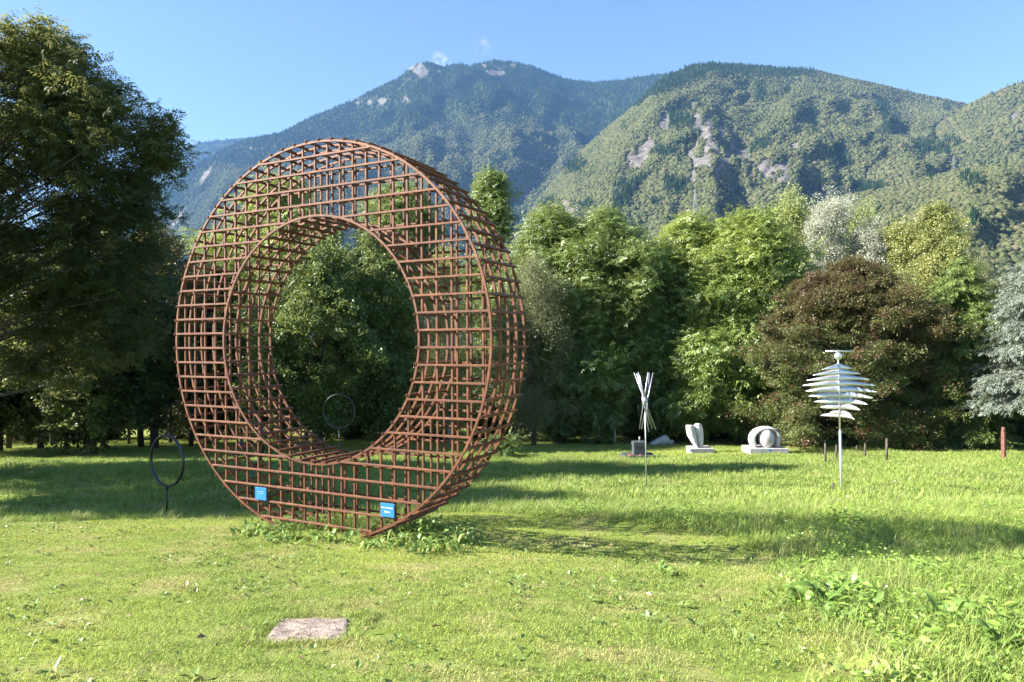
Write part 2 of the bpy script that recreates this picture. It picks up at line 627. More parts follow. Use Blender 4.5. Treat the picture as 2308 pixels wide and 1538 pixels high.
def mountain(name, sky_px, d_ridge, d_foot, ntree, size, rocks=(), pine_from=1.1, amp=0.06, seed=0, back=1500, foot_shift=0.0, power=0.85, gfreq=9.0, ny=90):
    """terrain between a ridge (its skyline seen from the garden) and the valley floor, plus its back slope"""
    px = np.array([p[0] for p in sky_px], float); py = np.array([p[1] for p in sky_px], float)
    nx = int(max(60, (px[-1] - px[0]) / 6))
    u = np.linspace(px[0], px[-1], nx)
    v = np.interp(u, px, py)
    s = (u - u[0]) / (u[-1] - u[0])
    dr = np.interp(s, np.linspace(0, 1, len(d_ridge)), d_ridge)
    df = np.interp(s, np.linspace(0, 1, len(d_foot)), d_foot)
    ridge = np.array([at(a, b, d) for a, b, d in zip(u, v, dr)])
    foot = np.stack([(u - 1154) / FPX * df + foot_shift, df, np.full(nx, -9.0)], 1)
    t = np.linspace(0, 1, ny)
    P = foot[None] * (1 - t[:, None, None]) + ridge[None] * t[:, None, None]
    h = ridge[None, :, 2] + 9
    P[:, :, 2] = -9 + h * (t[:, None] ** power)
    env = np.sin(PI * np.clip(t, 0, 1)) ** 0.7
    g = fbm(u[None] / (2308 / gfreq) + 0.35 * vnoise(t[:, None] * 3, u[None] / 300, seed), t[:, None] * 1.6 + seed, 5, seed)
    rg = -np.abs(vnoise(u[None] / (2308 / gfreq / 1.7) + 0.5 * t[:, None], t[:, None] * 1.3 + 7, seed + 11)) + 0.3
    P[:, :, 2] += amp * h * env[:, None] * (g * 0.75 + rg * 0.9)
    P[:, :, 1] += amp * h * env[:, None] * 0.8 * fbm(u[None] / 90, t[:, None] * 9, 3, seed + 5)
    # back slope
    bk = ridge.copy(); rows = []
    for q in (0.15, 0.45, 1.0):
        r_ = ridge.copy(); r_[:, 1] += back * q; r_[:, 0] *= (1 + back * q / dr); r_[:, 2] = -9 + (ridge[:, 2] + 9) * (1 - q ** 0.8)
        rows.append(r_)
    Pall = np.concatenate([P, np.array(rows)], 0)
    me = np_mesh(name, Pall.reshape(-1, 3), grid_faces(nx, ny + 3), M_mtn, True)
    o = link(name, me); tag(o, kind='structure')
    # rock faces at known places on the slope
    def rock_at(Q):
        q = project(Q)
        m_ = np.zeros(len(Q))
        for (rx, ry, wx, wy, st) in rocks:
            dx = (q[:, 0] - rx); dy = (q[:, 1] - ry)
            dx = dx - dy * st
            k = 1.0 - (dx / wx) ** 2 - (dy / wy) ** 2 + 1.5 * fbm(q[:, 0] / 13, q[:, 1] / 22, 4, 3)
            m_ = np.maximum(m_, np.clip(k * 1.8, 0, 0.9))
        return m_
    rk = rock_at(Pall.reshape(-1, 3))
    a = me.attributes.new('rock', 'FLOAT', 'POINT'); a.data.foreach_set('value', rk.astype(np.float32))
    # forest
    ri = np.random.RandomState(seed + 50)
    ntree = int(ntree * 2.3)
    fi = ri.rand(ntree) * (nx - 1.001); ft = ri.rand(ntree) ** 0.9 * (ny - 1 + 0.6)
    ft = np.minimum(ft, ny - 0.01)
    i0 = fi.astype(int); j0 = ft.astype(int); a_ = (fi - i0)[:, None]; b_ = (ft - j0)[:, None]
    Q = (Pall[j0, i0] * (1 - a_) + Pall[j0, i0 + 1] * a_) * (1 - b_) + (Pall[j0 + 1, i0] * (1 - a_) + Pall[j0 + 1, i0 + 1] * a_) * b_
    rm = rock_at(Q)
    keep = rm < 0.12 + 0.6 * ri.rand(ntree)
    qq = project(Q)
    tf = ft / ny
    pine = (tf + 0.10 * fbm(qq[:, 0] / 120, qq[:, 1] / 120, 3, seed + 9) + 0.04 * ri.randn(ntree)) > (pine_from(qq[:, 0]) if callable(pine_from) else pine_from)
    pine |= (fbm(qq[:, 0] / 60, qq[:, 1] / 45, 3, seed + 19) + 0.5 * ri.rand(ntree)) > 0.95
    sc = 0.74 * size * (0.45 + 0.85 * ri.rand(ntree) ** 1.8) * np.where(rm > 0.1, 0.7, 1)
    S = np.stack([sc, sc, sc * np.where(pine, 1.0, 0.75 + 0.4 * ri.rand(ntree))], 1)
    R = np.stack([np.zeros(ntree), np.zeros(ntree), ri.rand(ntree) * 6.28], 1)
    pick = np.where(pine, 2, 0) + ri.randint(0, 2, ntree)
    Q[:, 2] -= 0.25 * sc
    f = scatter('hillside_forest', Q[keep], R[keep], S[keep], HILL_SRC, pick=pick[keep])
    return o, f


def forest_tag(f, label):
    tag(f, label, 'forest', kind='stuff')


_, f = mountain('mountain_far', [(150, 480), (250, 420), (340, 368), (400, 337), (450, 322), (520, 314), (600, 306), (700, 330), (800, 380)],
                [6500, 6300], [5200], 9000, 13, seed=1, pine_from=0.2, amp=0.03, back=2500)
forest_tag(f, 'blue hazy conifer forest on the farthest slope at left')
_, f = mountain('mountain_peak', [(180, 590), (250, 530), (300, 490), (350, 448), (400, 405), (440, 374), (500, 338), (560, 314), (600, 307), (640, 296),
                              (700, 265), (760, 240), (800, 226), (830, 208), (870, 189), (900, 175), (922, 154), (945, 142), (972, 141), (1000, 151),
                              (1030, 144), (1060, 149), (1095, 141), (1118, 137), (1160, 141), (1200, 149), (1240, 166), (1280, 179), (1330, 186),
                              (1400, 181), (1440, 173), (1500, 166), (1600, 175), (1750, 230)],
                [4600, 4300, 4200, 4200, 3900], [3300, 2500, 2000, 2000, 2400], 62000, 8.2, seed=2,
                pine_from=lambda x: np.interp(x, [200, 500, 700, 1000, 1250, 1400], [0.75, 0.85, 0.78, 0.66, 0.50, 0.42]), amp=0.075, gfreq=11,
                rocks=[(865, 228, 46, 9, -1.6), (945, 160, 30, 14, 0), (1130, 150, 30, 8, 0), (395, 500, 6, 26, -0.7), (560, 340, 10, 16, 0), (1115, 165, 20, 6, 0),
                       (460, 400, 6, 16, -0.6)], back=2600)
forest_tag(f, 'conifer and broadleaf forest covering the high rocky peak behind the ring')
_, f = mountain('mountain_spur', [(300, 640), (360, 565), (400, 540), (440, 515), (480, 488), (540, 450), (600, 425), (660, 405), (740, 400), (840, 430), (940, 480), (1050, 560)],
                [2700, 2500, 2400], [1700], 12000, 6.5, seed=4, amp=0.05, back=900)
forest_tag(f, 'green broadleaf wood on the low spur seen left of the ring')
_, f = mountain('hill_right', [(1120, 610), (1160, 545), (1195, 480), (1240, 420), (1300, 350), (1340, 315), (1400, 264), (1440, 232), (1480, 190), (1520, 163),
                               (1560, 149), (1600, 143), (1650, 147), (1700, 151), (1760, 156), (1820, 156), (1870, 166), (1930, 181), (2000, 196),
                               (2060, 211), (2120, 223), (2185, 238), (2260, 262), (2360, 300), (2500, 360)],
                [2000, 2300, 2500, 2500, 2400], [1000, 900, 850, 850], 75000, 6.4, seed=6,
                pine_from=lambda x: np.interp(x, [1200, 1380, 1450, 1560, 1800, 1900], [1.5, 1.2, 0.86, 0.86, 0.93, 1.4]), amp=0.045, gfreq=12,
                rocks=[(1615, 335, 46, 70, 0.45), (1568, 270, 16, 40, 0.2), (1505, 268, 13, 24, -.4), (1450, 345, 26, 36, -.6), (1735, 385, 52, 24, 0.3),
                       (1285, 470, 36, 16, -0.4), (1520, 160, 26, 5, -0.3), (1660, 362, 40, 40, 0.5), (1590, 400, 30, 18, 0.3), (1660, 430, 26, 10, 0.2), (1430, 375, 20, 16, 0), (1790, 330, 26, 8, 0.3), (1565, 360, 14, 26, 0.2)], back=1800)
forest_tag(f, 'grey green broadleaf forest on the rocky hill to the right')
_, f = mountain('hill_far_right', [(2060, 330), (2120, 280), (2160, 252), (2185, 236), (2230, 214), (2270, 196), (2308, 185), (2400, 160), (2600, 140), (2900, 130)],
                [1900, 1800], [950, 900], 16000, 6.5, seed=8, amp=0.04, rocks=[(2280, 262, 16, 8, 0)], back=1500)
forest_tag(f, 'dry green wood on the hill at the far right edge')
_, f = mountain('foothill', [(1500, 640), (1650, 560), (1760, 500), (1850, 460), (1930, 440), (2000, 425), (2080, 402), (2150, 388), (2220, 376), (2308, 368), (2450, 350), (2700, 330)],
                [1050, 1100], [450, 420], 15000, 5.2, seed=9, amp=0.05, back=500)
forest_tag(f, 'olive and rust coloured wood on the low foothill at right')

# ------------------------------------------------------------------ haze (closed box of even thin air)
mb = MB(); mb.box((0, 3200, 1000), (26000, 13600, 2040))
hz_o = mb.obj('haze')
mh, nt, out = new_mat('haze')
pv = nt.nodes.new('ShaderNodeVolumePrincipled')
pv.inputs['Color'].default_value = (0.24, 0.50, 1.0, 1)
pv.inputs['Density'].default_value = 0.000055
pv.inputs['Anisotropy'].default_value = 0.0
nt.links.new(pv.outputs[0], out.inputs['Volume'])
hz_o.data.materials.append(mh)
tag(hz_o, 'thin blue valley haze', 'haze', kind='stuff')

# ------------------------------------------------------------------ the steel ring
RCX, RCY, RCZ, RYAW, RR, RI, RD, RS, RASP = -2.5795, 9.0, 0.0495, 0.4651, 2.626, 1.6493, 0.86, 0.2075, 0.9776
PX = Vector((math.cos(RYAW), -math.sin(RYAW), 0)); NX = Vector((math.sin(RYAW), math.cos(RYAW), 0))
m, nt, out = new_mat('weathering steel')
pos = position(nt)
p = nt.nodes.new('ShaderNodeBsdfPrincipled')
oi = nt.nodes.new('ShaderNodeObjectInfo')
n1 = noise(nt, 7, 7, 0.65, pos)
c = ramp(nt, [(0.25, (0.05, 0.017, 0.007)), (0.5, (0.135, 0.046, 0.017)), (0.75, (0.22, 0.088, 0.034))], n1)
c = mix(nt, c, (0.09, 0.030, 0.014), mathn(nt, 'MULTIPLY', oi.outputs['Random'], 0.5))
c = mix(nt, c, (0.34, 0.17, 0.09), ramp(nt, [(0.56, (0, 0, 0)), (0.72, (0.6,) * 3)], noise(nt, 22, 5, 0.75, pos)))
nt.links.new(c, p.inputs['Base Color'])
p.inputs['Roughness'].default_value = 0.62
p.inputs['Metallic'].default_value = 0.15
b = nt.nodes.new('ShaderNodeBump'); b.inputs['Strength'].default_value = 0.35; b.inputs['Distance'].default_value = 0.004
nt.links.new(noise(nt, 120, 4, 0.7, pos), b.inputs['Height']); nt.links.new(b.outputs[0], p.inputs['Normal'])
nt.links.new(p.outputs[0], out.inputs[0])
M_rust = m

ring = thing('ring_sculpture', 'giant upright ring sculpture of rusted steel lattice bars standing on the lawn', 'sculpture', (RCX, RCY, RCZ), -RYAW)
# local frame: x along the face, y into the depth, z up
TB = 0.028


def bar_mesh():
    """square bar along +x, unit length, with small chamfers"""
    c_, h_ = 0.004, TB / 2
    prof = [(-h_ + c_, -h_), (h_ - c_, -h_), (h_, -h_ + c_), (h_, h_ - c_), (h_ - c_, h_), (-h_ + c_, h_), (-h_, h_ - c_), (-h_, -h_ + c_)]
    V = [(x, a, b_) for x in (0, 1) for a, b_ in prof]
    F = [(k, (k + 1) % 8, 8 + (k + 1) % 8, 8 + k) for k in range(8)] + [tuple(range(8))[::-1], tuple(range(8, 16))]
    mb = MB(); mb.add(V, F)
    return mb.mesh('lattice_bar', M_rust)


def hollow_bar_mesh(L):
    """square tube along +y with open ends"""
    h_, w = TB / 2, 0.004
    V, F = [], []
    for y, q in ((0.03, h_ - w), (0, h_ - w), (0, h_), (L, h_), (L, h_ - w), (L - 0.03, h_ - w)):
        V += [(-q, y, -q), (q, y, -q), (q, y, q), (-q, y, q)]
    for i in range(5):
        F += [(i * 4 + k, i * 4 + (k + 1) % 4, i * 4 + 4 + (k + 1) % 4, i * 4 + 4 + k) for k in range(4)]
    F += [(0, 1, 2, 3), (20, 21, 22, 23)]
    mb = MB(); mb.add(V, F)
    return mb.mesh('depth_bar', M_rust)


BAR = bar_mesh()


def put_bar(name, a, b_, vertical=False):
    a, b_ = Vector(a), Vector(b_)
    o = link(name, BAR, ring)
    o.location = a
    if vertical: o.rotation_euler = (0, -PI / 2, 0)
    o.scale = ((b_ - a).length, 1, 1)
    return o


def spans(c, outer, inner):
    """where a straight line at offset c (in ring radii units of a circle) is inside the annulus"""
    if abs(c) >= outer: return []
    w = math.sqrt(outer ** 2 - c ** 2)
    if abs(c) < inner:
        v = math.sqrt(inner ** 2 - c ** 2)
        return [(-w, -v), (v, w)]
    return [(-w, w)]


for face in (0, 1):
    yh = 0.0 if face == 0 else RD
    yv = TB * 1.02 if face == 0 else RD - TB * 1.02
    for k in range(24):
        zc = (11.5 - k) * RS
        for s0, s1 in spans(zc / RASP, RR - TB / 2, RI + TB / 2):
            put_bar('horizontal_bar', (s0, yh, zc), (s1, yh, zc))
    for k in range(25):
        xc = (k - 12 + 0.08) * RS
        for s0, s1 in spans(xc, RR - TB * 0.3, RI + TB * 0.3):
            put_bar('vertical_bar', (xc, yv, s0 * RASP), (xc, yv, s1 * RASP), True)


def hoop(rad, y):
    mb = MB()
    n = 128; V, F = [], []
    for i in range(n):
        a = 2 * PI * i / n
        for dr, dy in ((-1, -1), (1, -1), (1, 1), (-1, 1)):
            r = rad + dr * TB / 2
            V.append((r * math.cos(a), y + dy * TB * 0.495, r * math.sin(a) * RASP))
    for i in range(n):
        j = (i + 1) % n
        for k in range(4):
            k2 = (k + 1) % 4
            F.append((i * 4 + k, i * 4 + k2, j * 4 + k2, j * 4 + k))
    mb.add(V, F)
    return mb.obj('outer_hoop' if rad > 2 else 'inner_hoop', M_rust, ring)


for k in range(5):
    y = RD * k / 4
    hoop(RR, y); hoop(RI, y)
DB = hollow_bar_mesh(RD + 0.07)
for n, rad in ((80, RR + TB * 0.98), (50, RI - TB * 0.98)):
    for k in range(n):
        a = 2 * PI * (k + 0.5) / n
        if rad > 2 and math.sin(a) < -0.985: continue
        o = link('depth_bar', DB, ring)
        o.location = (rad * math.cos(a), -0.024, rad * math.sin(a) * RASP)
        o.rotation_euler = (0, -a + (0.0), 0)

# ------------------------------------------------------------------ signs on the ring
M_blue = surf_mat('blue enamel', [(0.4, (0.03, 0.17, 0.46)), (0.6, (0.035, 0.20, 0.52))], 3, 0.35)
M_white = surf_mat('white print', [(0.4, (0.78, 0.78, 0.78)), (0.6, (0.85, 0.85, 0.85))], 3, 0.5)


def text_mesh(txt, size, mat):
    cu = bpy.data.curves.new('lettering', 'FONT'); cu.body = txt; cu.size = size
    cu.align_x = 'CENTER'; cu.align_y = 'CENTER'; cu.extrude = 0.0012
    t = bpy.data.objects.new('tmp', cu); COL.objects.link(t)
    dg = bpy.context.evaluated_depsgraph_get(); dg.update()
    me = bpy.data.meshes.new_from_object(t.evaluated_get(dg))
    bpy.data.objects.remove(t, do_unlink=True)
    me.materials.clear(); me.materials.append(mat)
    return me


def ring_local(u, v):
    d = at(u, v, 1.0)
    c0 = Vector((RCX, RCY, RCZ))
    t = c0.dot(NX) / d.dot(NX)
    q = d * t - c0
    return q.dot(PX), q.z


def sign(u, v, w, h, lines, label, tilt=0.0):
    lx, lz = ring_local(u, v)
    base = Vector((RCX, RCY, RCZ)) + PX * lx + Vector((0, 0, lz)) - NX * 0.03
    t = thing('sign', label, 'sign', base, -RYAW)
    mb = MB(); mb.box((0, 0, 0), (w, 0.012, h)); mb.obj('panel', M_blue, t, bevel=0.002)
    mb = MB(); mb.box((0, 0.022, 0.3 * h), (w * 0.5, 0.03, 0.02)); mb.obj('bracket', M_rust, t)
    for txt, z, s in lines:
        o = link('lettering', text_mesh(txt, s, M_white), t, (0, -0.0085, z))
        o.rotation_euler = (PI / 2, 0, 0)
    return t


sign(592, 1112, 0.205, 0.168, [('-- ----- --- ----', 0.03, 0.024), ('---- --- -----', 0.006, 0.024)], 'small square blue sign fixed low at the left of the steel ring')
sign(877, 1149, 0.205, 0.168, [('Harry Sandler', 0.03, 0.032), ('Skyline', -0.02, 0.032)], 'small square blue sign fixed low at the right of the steel ring')

# ------------------------------------------------------------------ grass
BASE_DENS = 1.0


def blade_patch(name, n, size, hmin, hmax, w, bend, mat, seed, segs=2, tuft=0.0):
    r = np.random.RandomState(seed)
    if tuft > 0:
        c = (r.rand(max(3, n // 12), 2) - 0.5) * size
        base = c[r.randint(0, len(c), n)] + r.randn(n, 2) * tuft
    else:
        base = (r.rand(n, 2) - 0.5) * size
    hh = hmin + (hmax - hmin) * r.rand(n) ** 1.3
    a = r.rand(n) * 2 * PI
    lean = bend * (0.3 + r.rand(n)) * hh
    dx, dy = np.cos(a), np.sin(a)
    px_, py_ = -dy, dx
    tone = r.rand(n)
    V, F, T = [], [], []
    lv = np.linspace(0, 1, segs + 1)
    cols = []
    for i, t in enumerate(lv):
        cx = base[:, 0] + dx * lean * t ** 2
        cy = base[:, 1] + dy * lean * t ** 2
        cz = hh * (t - 0.25 * (lean / hh) * t ** 2)
        ww = w * (1 - t) ** 0.6 / 2
        if i < segs:
            cols.append(np.stack([cx + px_ * ww, cy + py_ * ww, cz], 1)); cols.append(np.stack([cx - px_ * ww, cy - py_ * ww, cz], 1))
        else:
            cols.append(np.stack([cx, cy, cz], 1))
    k = len(cols)
    V = np.stack(cols, 1).reshape(-1, 3)
    i = (np.arange(n) * k)[:, None]
    q = [i + [2 * s, 2 * s + 1, 2 * s + 3, 2 * s + 2] for s in range(segs - 1)]
    tr = i + [2 * segs - 2, 2 * segs - 1, 2 * segs]
    Fs = ([np.concatenate(q)] if q else []) + [tr]
    return source(name, V, Fs, mat, np.repeat(tone, k))


SHORT = [blade_patch('short_grass_patch', 560, 0.34, 0.006, 0.029, 0.0042, 1.1, M_lawn, s) for s in (1, 2, 3)]
SHORT_FAR = [blade_patch('short_grass_patch', 420, 0.8, 0.02, 0.06, 0.012, 0.8, M_lawn, s) for s in (4, 5)]
LONG = [blade_patch('long_grass_patch', 190, 0.36, 0.05, 0.22, 0.0065, 0.9, M_meadow, s, 3, 0.03) for s in (6, 7, 8)]
LONG_FAR = [blade_patch('long_grass_patch', 330, 0.8, 0.05, 0.17, 0.013, 0.7, M_meadow, s, 2, 0.05) for s in (9, 10)]


def tall(x, y):
    """0 = mown, 1 = long grass"""
    n = 0.5 * vnoise(np.asarray(x) * 0.9, np.asarray(y) * 0.9, 21) + 0.25 * vnoise(np.asarray(x) * 3, np.asarray(y) * 3, 22)
    # right hand meadow: boundary runs from the lower right corner to the foot of the slope
    bx = np.interp(y, [2.5, 3.4, 4.5, 5.6, 6.8, 8.0, 8.8, 9.6, 10.3, 10.9, 11.3, 11.8, 13.0], [1.35, 1.55, 1.9, 2.1, 2.5, 2.9, 3.1, 3.0, 2.5, 1.6, 0.4, -2.5, -60])
    right = np.clip((x - bx) * 2.2 + n, 0, 1)
    left = np.clip((y - (12.6 + 0.10 * (x + 6))) * 1.6 + n, 0, 1) * (x < 0)
    far = np.clip((y - 24) * 0.5, 0, 1)
    foot = 0.95 * np.clip(1.6 - 1.3 * (((x + 2.1) / 1.35) ** 2 + ((y - 9.45) / 0.6) ** 2) + n, 0, 1)
    t = np.maximum(np.maximum(right, left), foot)
    return t * (1 - 0.55 * far)


def grass_points(y0, y1, step, seed, margin=1.6):
    r = np.random.RandomState(seed)
    ys = np.arange(y0, y1, step)
    P = []
    for y in ys:
        w = 0.745 * y + margin
        xs = np.arange(-w, w, step)
        P.append(np.stack([xs, np.full(len(xs), y)], 1))
    P = np.concatenate(P)
    P += (r.rand(len(P), 2) - 0.5) * step * 0.9
    return P, r


def slab_clear(P):
    q = P - np.array([SLX, SLY])
    return (np.abs(q[:, 0]) > SLW / 2 + 0.04) | (np.abs(q[:, 1]) > SLD / 2 + 0.05)


def ground_hit(u, v):
    d = at(u, v, 1.0)
    ys = np.linspace(2.0, 60.0, 3000)
    i = int(np.argmax(d.z * ys - H(d.x * ys, ys) < 0))
    return float(d.x * ys[i]), float(ys[i])


_a, _b = ground_hit(598, 1450), ground_hit(778, 1391)
SLX, SLY, SLW, SLD = (_a[0] + ground_hit(780, 1450)[0]) / 2 - 0.06, (_a[1] + _b[1]) / 2 - 0.03, 0.58, _b[1] - _a[1] + 0.03


def thin_rot(n, r, t=0.12):
    return np.stack([r.randn(n) * t, r.randn(n) * t, r.rand(n) * 6.28], 1)


# near mown lawn
P, r = grass_points(2.9, 13.0, 0.215, 31)
tl = tall(P[:, 0], P[:, 1])
ok = tl < 0.62
Pn, tn = P[ok], tl[ok]
# patches near the slab are cut into thin clumps so that the stone stays bare
d_slab = np.maximum(np.abs(Pn[:, 0] - SLX) - SLW / 2, np.abs(Pn[:, 1] - SLY) - SLD / 2)
keep = d_slab > 0.11
Pn, tn = Pn[keep], tn[keep]
bare = vnoise(Pn[:, 0] * 1.7, Pn[:, 1] * 1.7, 33)
S = np.stack([np.full(len(Pn), 1.0), np.full(len(Pn), 1.0), 0.75 + 0.5 * r.rand(len(Pn)) + 1.1 * tn + 0.25 * bare], 1)
Z = H(Pn[:, 0], Pn[:, 1])
o = scatter('lawn_grass', np.column_stack([Pn, Z - 0.002]), thin_rot(len(Pn), r, 0.05), S, SHORT)
tag(o, 'short mown yellow green lawn grass in the foreground', 'grass', kind='stuff')
# clumps hugging the slab
r = np.random.RandomState(77)
TUFT = [blade_patch('grass_tuft', 40, 0.09, 0.012, 0.042, 0.0042, 0.8, M_lawn, s, 2) for s in (11, 12)]
E_ = []
for k in range(150):
    a = r.rand() * 2 * (SLW + SLD)
    if a < SLW: q = (a - SLW / 2, -SLD / 2)
    elif a < SLW + SLD: q = (SLW / 2, a - SLW - SLD / 2)
    elif a < 2 * SLW + SLD: q = (a - SLW - SLD - SLW / 2, SLD / 2)
    else: q = (-SLW / 2, a - 2 * SLW - SLD - SLD / 2)
    m_ = 1 + r.rand() * 0.25
    E_.append((SLX + q[0] * m_ + r.randn() * 0.012, SLY + q[1] * m_ + r.randn() * 0.012))
E_ = np.array(E_)
o = scatter('slab_edge_grass', np.column_stack([E_, H(E_[:, 0], E_[:, 1])]), thin_rot(len(E_), r), 0.7 + 0.7 * r.rand(len(E_)), TUFT)
tag(o, 'ragged grass tufts round the edges of the stone slab', 'grass', kind='stuff')
# farther mown grass
P, r = grass_points(12.8, 46, 0.55, 35, 3)
tl = tall(P[:, 0], P[:, 1]); ok = tl < 0.6
Pn = P[ok]
S = np.stack([np.ones(len(Pn)), np.ones(len(Pn)), 0.7 + 0.6 * r.rand(len(Pn)) + tl[ok]], 1)
o = scatter('far_lawn_grass', np.column_stack([Pn, H(Pn[:, 0], Pn[:, 1])]), thin_rot(len(Pn), r, 0.04), S, SHORT_FAR)
tag(o, 'short grass on the far lawn in front of the trees', 'grass', kind='stuff')
# long grass near
P, r = grass_points(2.9, 13.0, 0.23, 37)
tl = tall(P[:, 0], P[:, 1]); ok = tl > 0.3
Pn, tn = P[ok], tl[ok]
big = 0.5 + 0.5 * vnoise(Pn[:, 0] * 1.3, Pn[:, 1] * 1.3, 38)
S = np.stack([np.ones(len(Pn)), np.ones(len(Pn)), (0.35 + 0.65 * tn) * (0.5 + 0.5 * big + 0.3 * r.rand(len(Pn)))], 1)
o = scatter('meadow_grass', np.column_stack([Pn, H(Pn[:, 0], Pn[:, 1])]), thin_rot(len(Pn), r, 0.12), S, LONG)
tag(o, 'long unmown meadow grass in the right foreground', 'grass', kind='stuff')
P, r = grass_points(12.6, 32, 0.5, 39, 3)
tl = tall(P[:, 0], P[:, 1]); ok = tl > 0.3
Pn, tn = P[ok], tl[ok]
big = 0.5 + 0.5 * vnoise(Pn[:, 0] * 0.7, Pn[:, 1] * 0.7, 41)
S = np.stack([np.ones(len(Pn)), np.ones(len(Pn)), (0.35 + 0.65 * tn) * (0.45 + 0.6 * big + 0.2 * r.rand(len(Pn)))], 1)
o = scatter('far_meadow_grass', np.column_stack([Pn, H(Pn[:, 0], Pn[:, 1])]), thin_rot(len(Pn), r, 0.08), S, LONG_FAR)
tag(o, 'long grass on the lawn and bank beyond the ring', 'grass', kind='stuff')

# broad leaves lying in the lawn, clover and herbs in the meadow
M_weed = leaf_mat('weed leaf', (0.11, 0.19, 0.045), (0.24, 0.33, 0.10), 0.3, ((0.42, 0.40, 0.24), 0.03), 3.0, 0.035)
M_herb = leaf_mat('herb leaf', (0.16, 0.27, 0.045), (0.29, 0.42, 0.08), 0.35, None, 1.5, 0.035)
M_dry = leaf_mat('dry leaf', (0.16, 0.10, 0.05), (0.34, 0.26, 0.13), 0.15, None, 3.0, 0.05)


def rosette(name, n, L, W, lift, mat, seed):
    r = np.random.RandomState(seed)
    a = r.rand(n) * 6.28
    R = np.stack([r.randn(n) * 0.3, -lift * (0.4 + r.rand(n)), a], 1)
    P = np.stack([np.cos(a) * 0.01, np.sin(a) * 0.01, 0.008 + 0.01 * r.rand(n)], 1)
    V, F = leaves(P, R, L * (0.6 + 0.6 * r.rand(n)), W * (0.7 + 0.5 * r.rand(n)))
    return source(name, V, F, mat)


ROS = [rosette('lawn_weed', 6, 0.065, 0.034, 0.45, M_weed, 1), rosette('lawn_weed', 4, 0.05, 0.035, 0.7, M_weed, 2),
       rosette('lawn_weed', 3, 0.045, 0.03, 0.3, M_weed, 4)]
P, r = grass_points(3.0, 11.5, 0.11, 43)
tl = tall(P[:, 0], P[:, 1])
dens = 0.22 + 0.45 * np.clip(vnoise(P[:, 0] * 0.9, P[:, 1] * 0.9, 44) * 1.6, -0.3, 1)
ok = (r.rand(len(P)) < dens) & (tl < 0.4) & slab_clear(P)
Pn = P[ok]
o = scatter('lawn_weeds', np.column_stack([Pn, H(Pn[:, 0], Pn[:, 1]) + 0.012]), thin_rot(len(Pn), r, 0.15), 0.35 + 0.85 * r.rand(len(Pn)) ** 2, ROS)
tag(o, 'small plantain and daisy leaves growing in the mown lawn', 'ground cover', kind='stuff')


def herb(name, n, hgt, L, W, mat, seed):
    r = np.random.RandomState(seed)
    z = hgt * (0.15 + 0.85 * r.rand(n) ** 0.7)
    P = np.stack([r.randn(n) * 0.07, r.randn(n) * 0.07, z], 1)
    R = np.stack([r.randn(n) * 0.5, r.randn(n) * 0.35 - 0.1, r.rand(n) * 6.28], 1)
    V, F = leaves(P, R, L * (0.6 + 0.7 * r.rand(n)), W * (0.7 + 0.6 * r.rand(n)))
    return source(name, V, F, mat)


HERB = [herb('clover_patch', 60, 0.12, 0.03, 0.024, M_herb, 1), herb('clover_patch', 46, 0.16, 0.045, 0.026, M_herb, 2), herb('herb_patch', 26, 0.2, 0.075, 0.03, M_herb, 3)]
P, r = grass_points(2.9, 12.0, 0.19, 47)
tl = tall(P[:, 0], P[:, 1])
dens = 0.36 + 0.7 * vnoise(P[:, 0] * 0.8, P[:, 1] * 0.8, 48)
ok = (r.rand(len(P)) < dens) & (tl > 0.5) & (P[:, 0] > 0)
Pn = P[ok]
o = scatter('meadow_herbs', np.column_stack([Pn, H(Pn[:, 0], Pn[:, 1])]), thin_rot(len(Pn), r, 0.15), 0.6 + 0.7 * r.rand(len(Pn)), HERB)
tag(o, 'clover and leafy herbs among the long grass at right', 'ground cover', kind='stuff')

# little flower heads in the meadow
M_flower = surf_mat('white petals', [(0.4, (0.70, 0.68, 0.66)), (0.6, (0.80, 0.78, 0.76))], 30, 0.7)
r = np.random.RandomState(61)
a_ = np.arange(7) / 7 * 6.28
V, F = leaves(np.zeros((7, 3)), np.stack([np.zeros(7), np.full(7, -0.3), a_], 1), 0.012, 0.008, 0.2)
FL = source('flower_head', V, F, M_flower)
n = 420
yy = 5 + 17 * r.rand(n) ** 0.8; xx = (r.rand(n) * 1.7 - 0.7) * 0.74 * yy
ok = tall(xx, yy) > 0.5
P = np.stack([xx, yy, H(xx, yy) + 0.10 + 0.06 * r.rand(n)], 1)[ok]
o = scatter('meadow_flowers', P, thin_rot(len(P), r, 0.5), 0.7 + 0.9 * r.rand(len(P)), [FL])
tag(o, 'tiny white flower heads dotted through the long grass', 'flowers', kind='stuff')
r = np.random.RandomState(62)
STEM = [blade_patch('seed_stem_patch', 5, 0.3, 0.22, 0.36, 0.004, 0.35, M_meadow, s, 3) for s in (21, 22)]
P, r = grass_points(5.0, 18, 0.45, 63)
ok = (tall(P[:, 0], P[:, 1]) > 0.6) & (r.rand(len(P)) < 0.5) & (P[:, 0] > -2)
Pn = P[ok]
o = scatter('seed_stems', np.column_stack([Pn, H(Pn[:, 0], Pn[:, 1])]), thin_rot(len(Pn), r, 0.15), 0.7 + 0.6 * r.rand(len(Pn)), STEM)
tag(o, 'thin tall grass stems rising above the meadow', 'grass', kind='stuff')

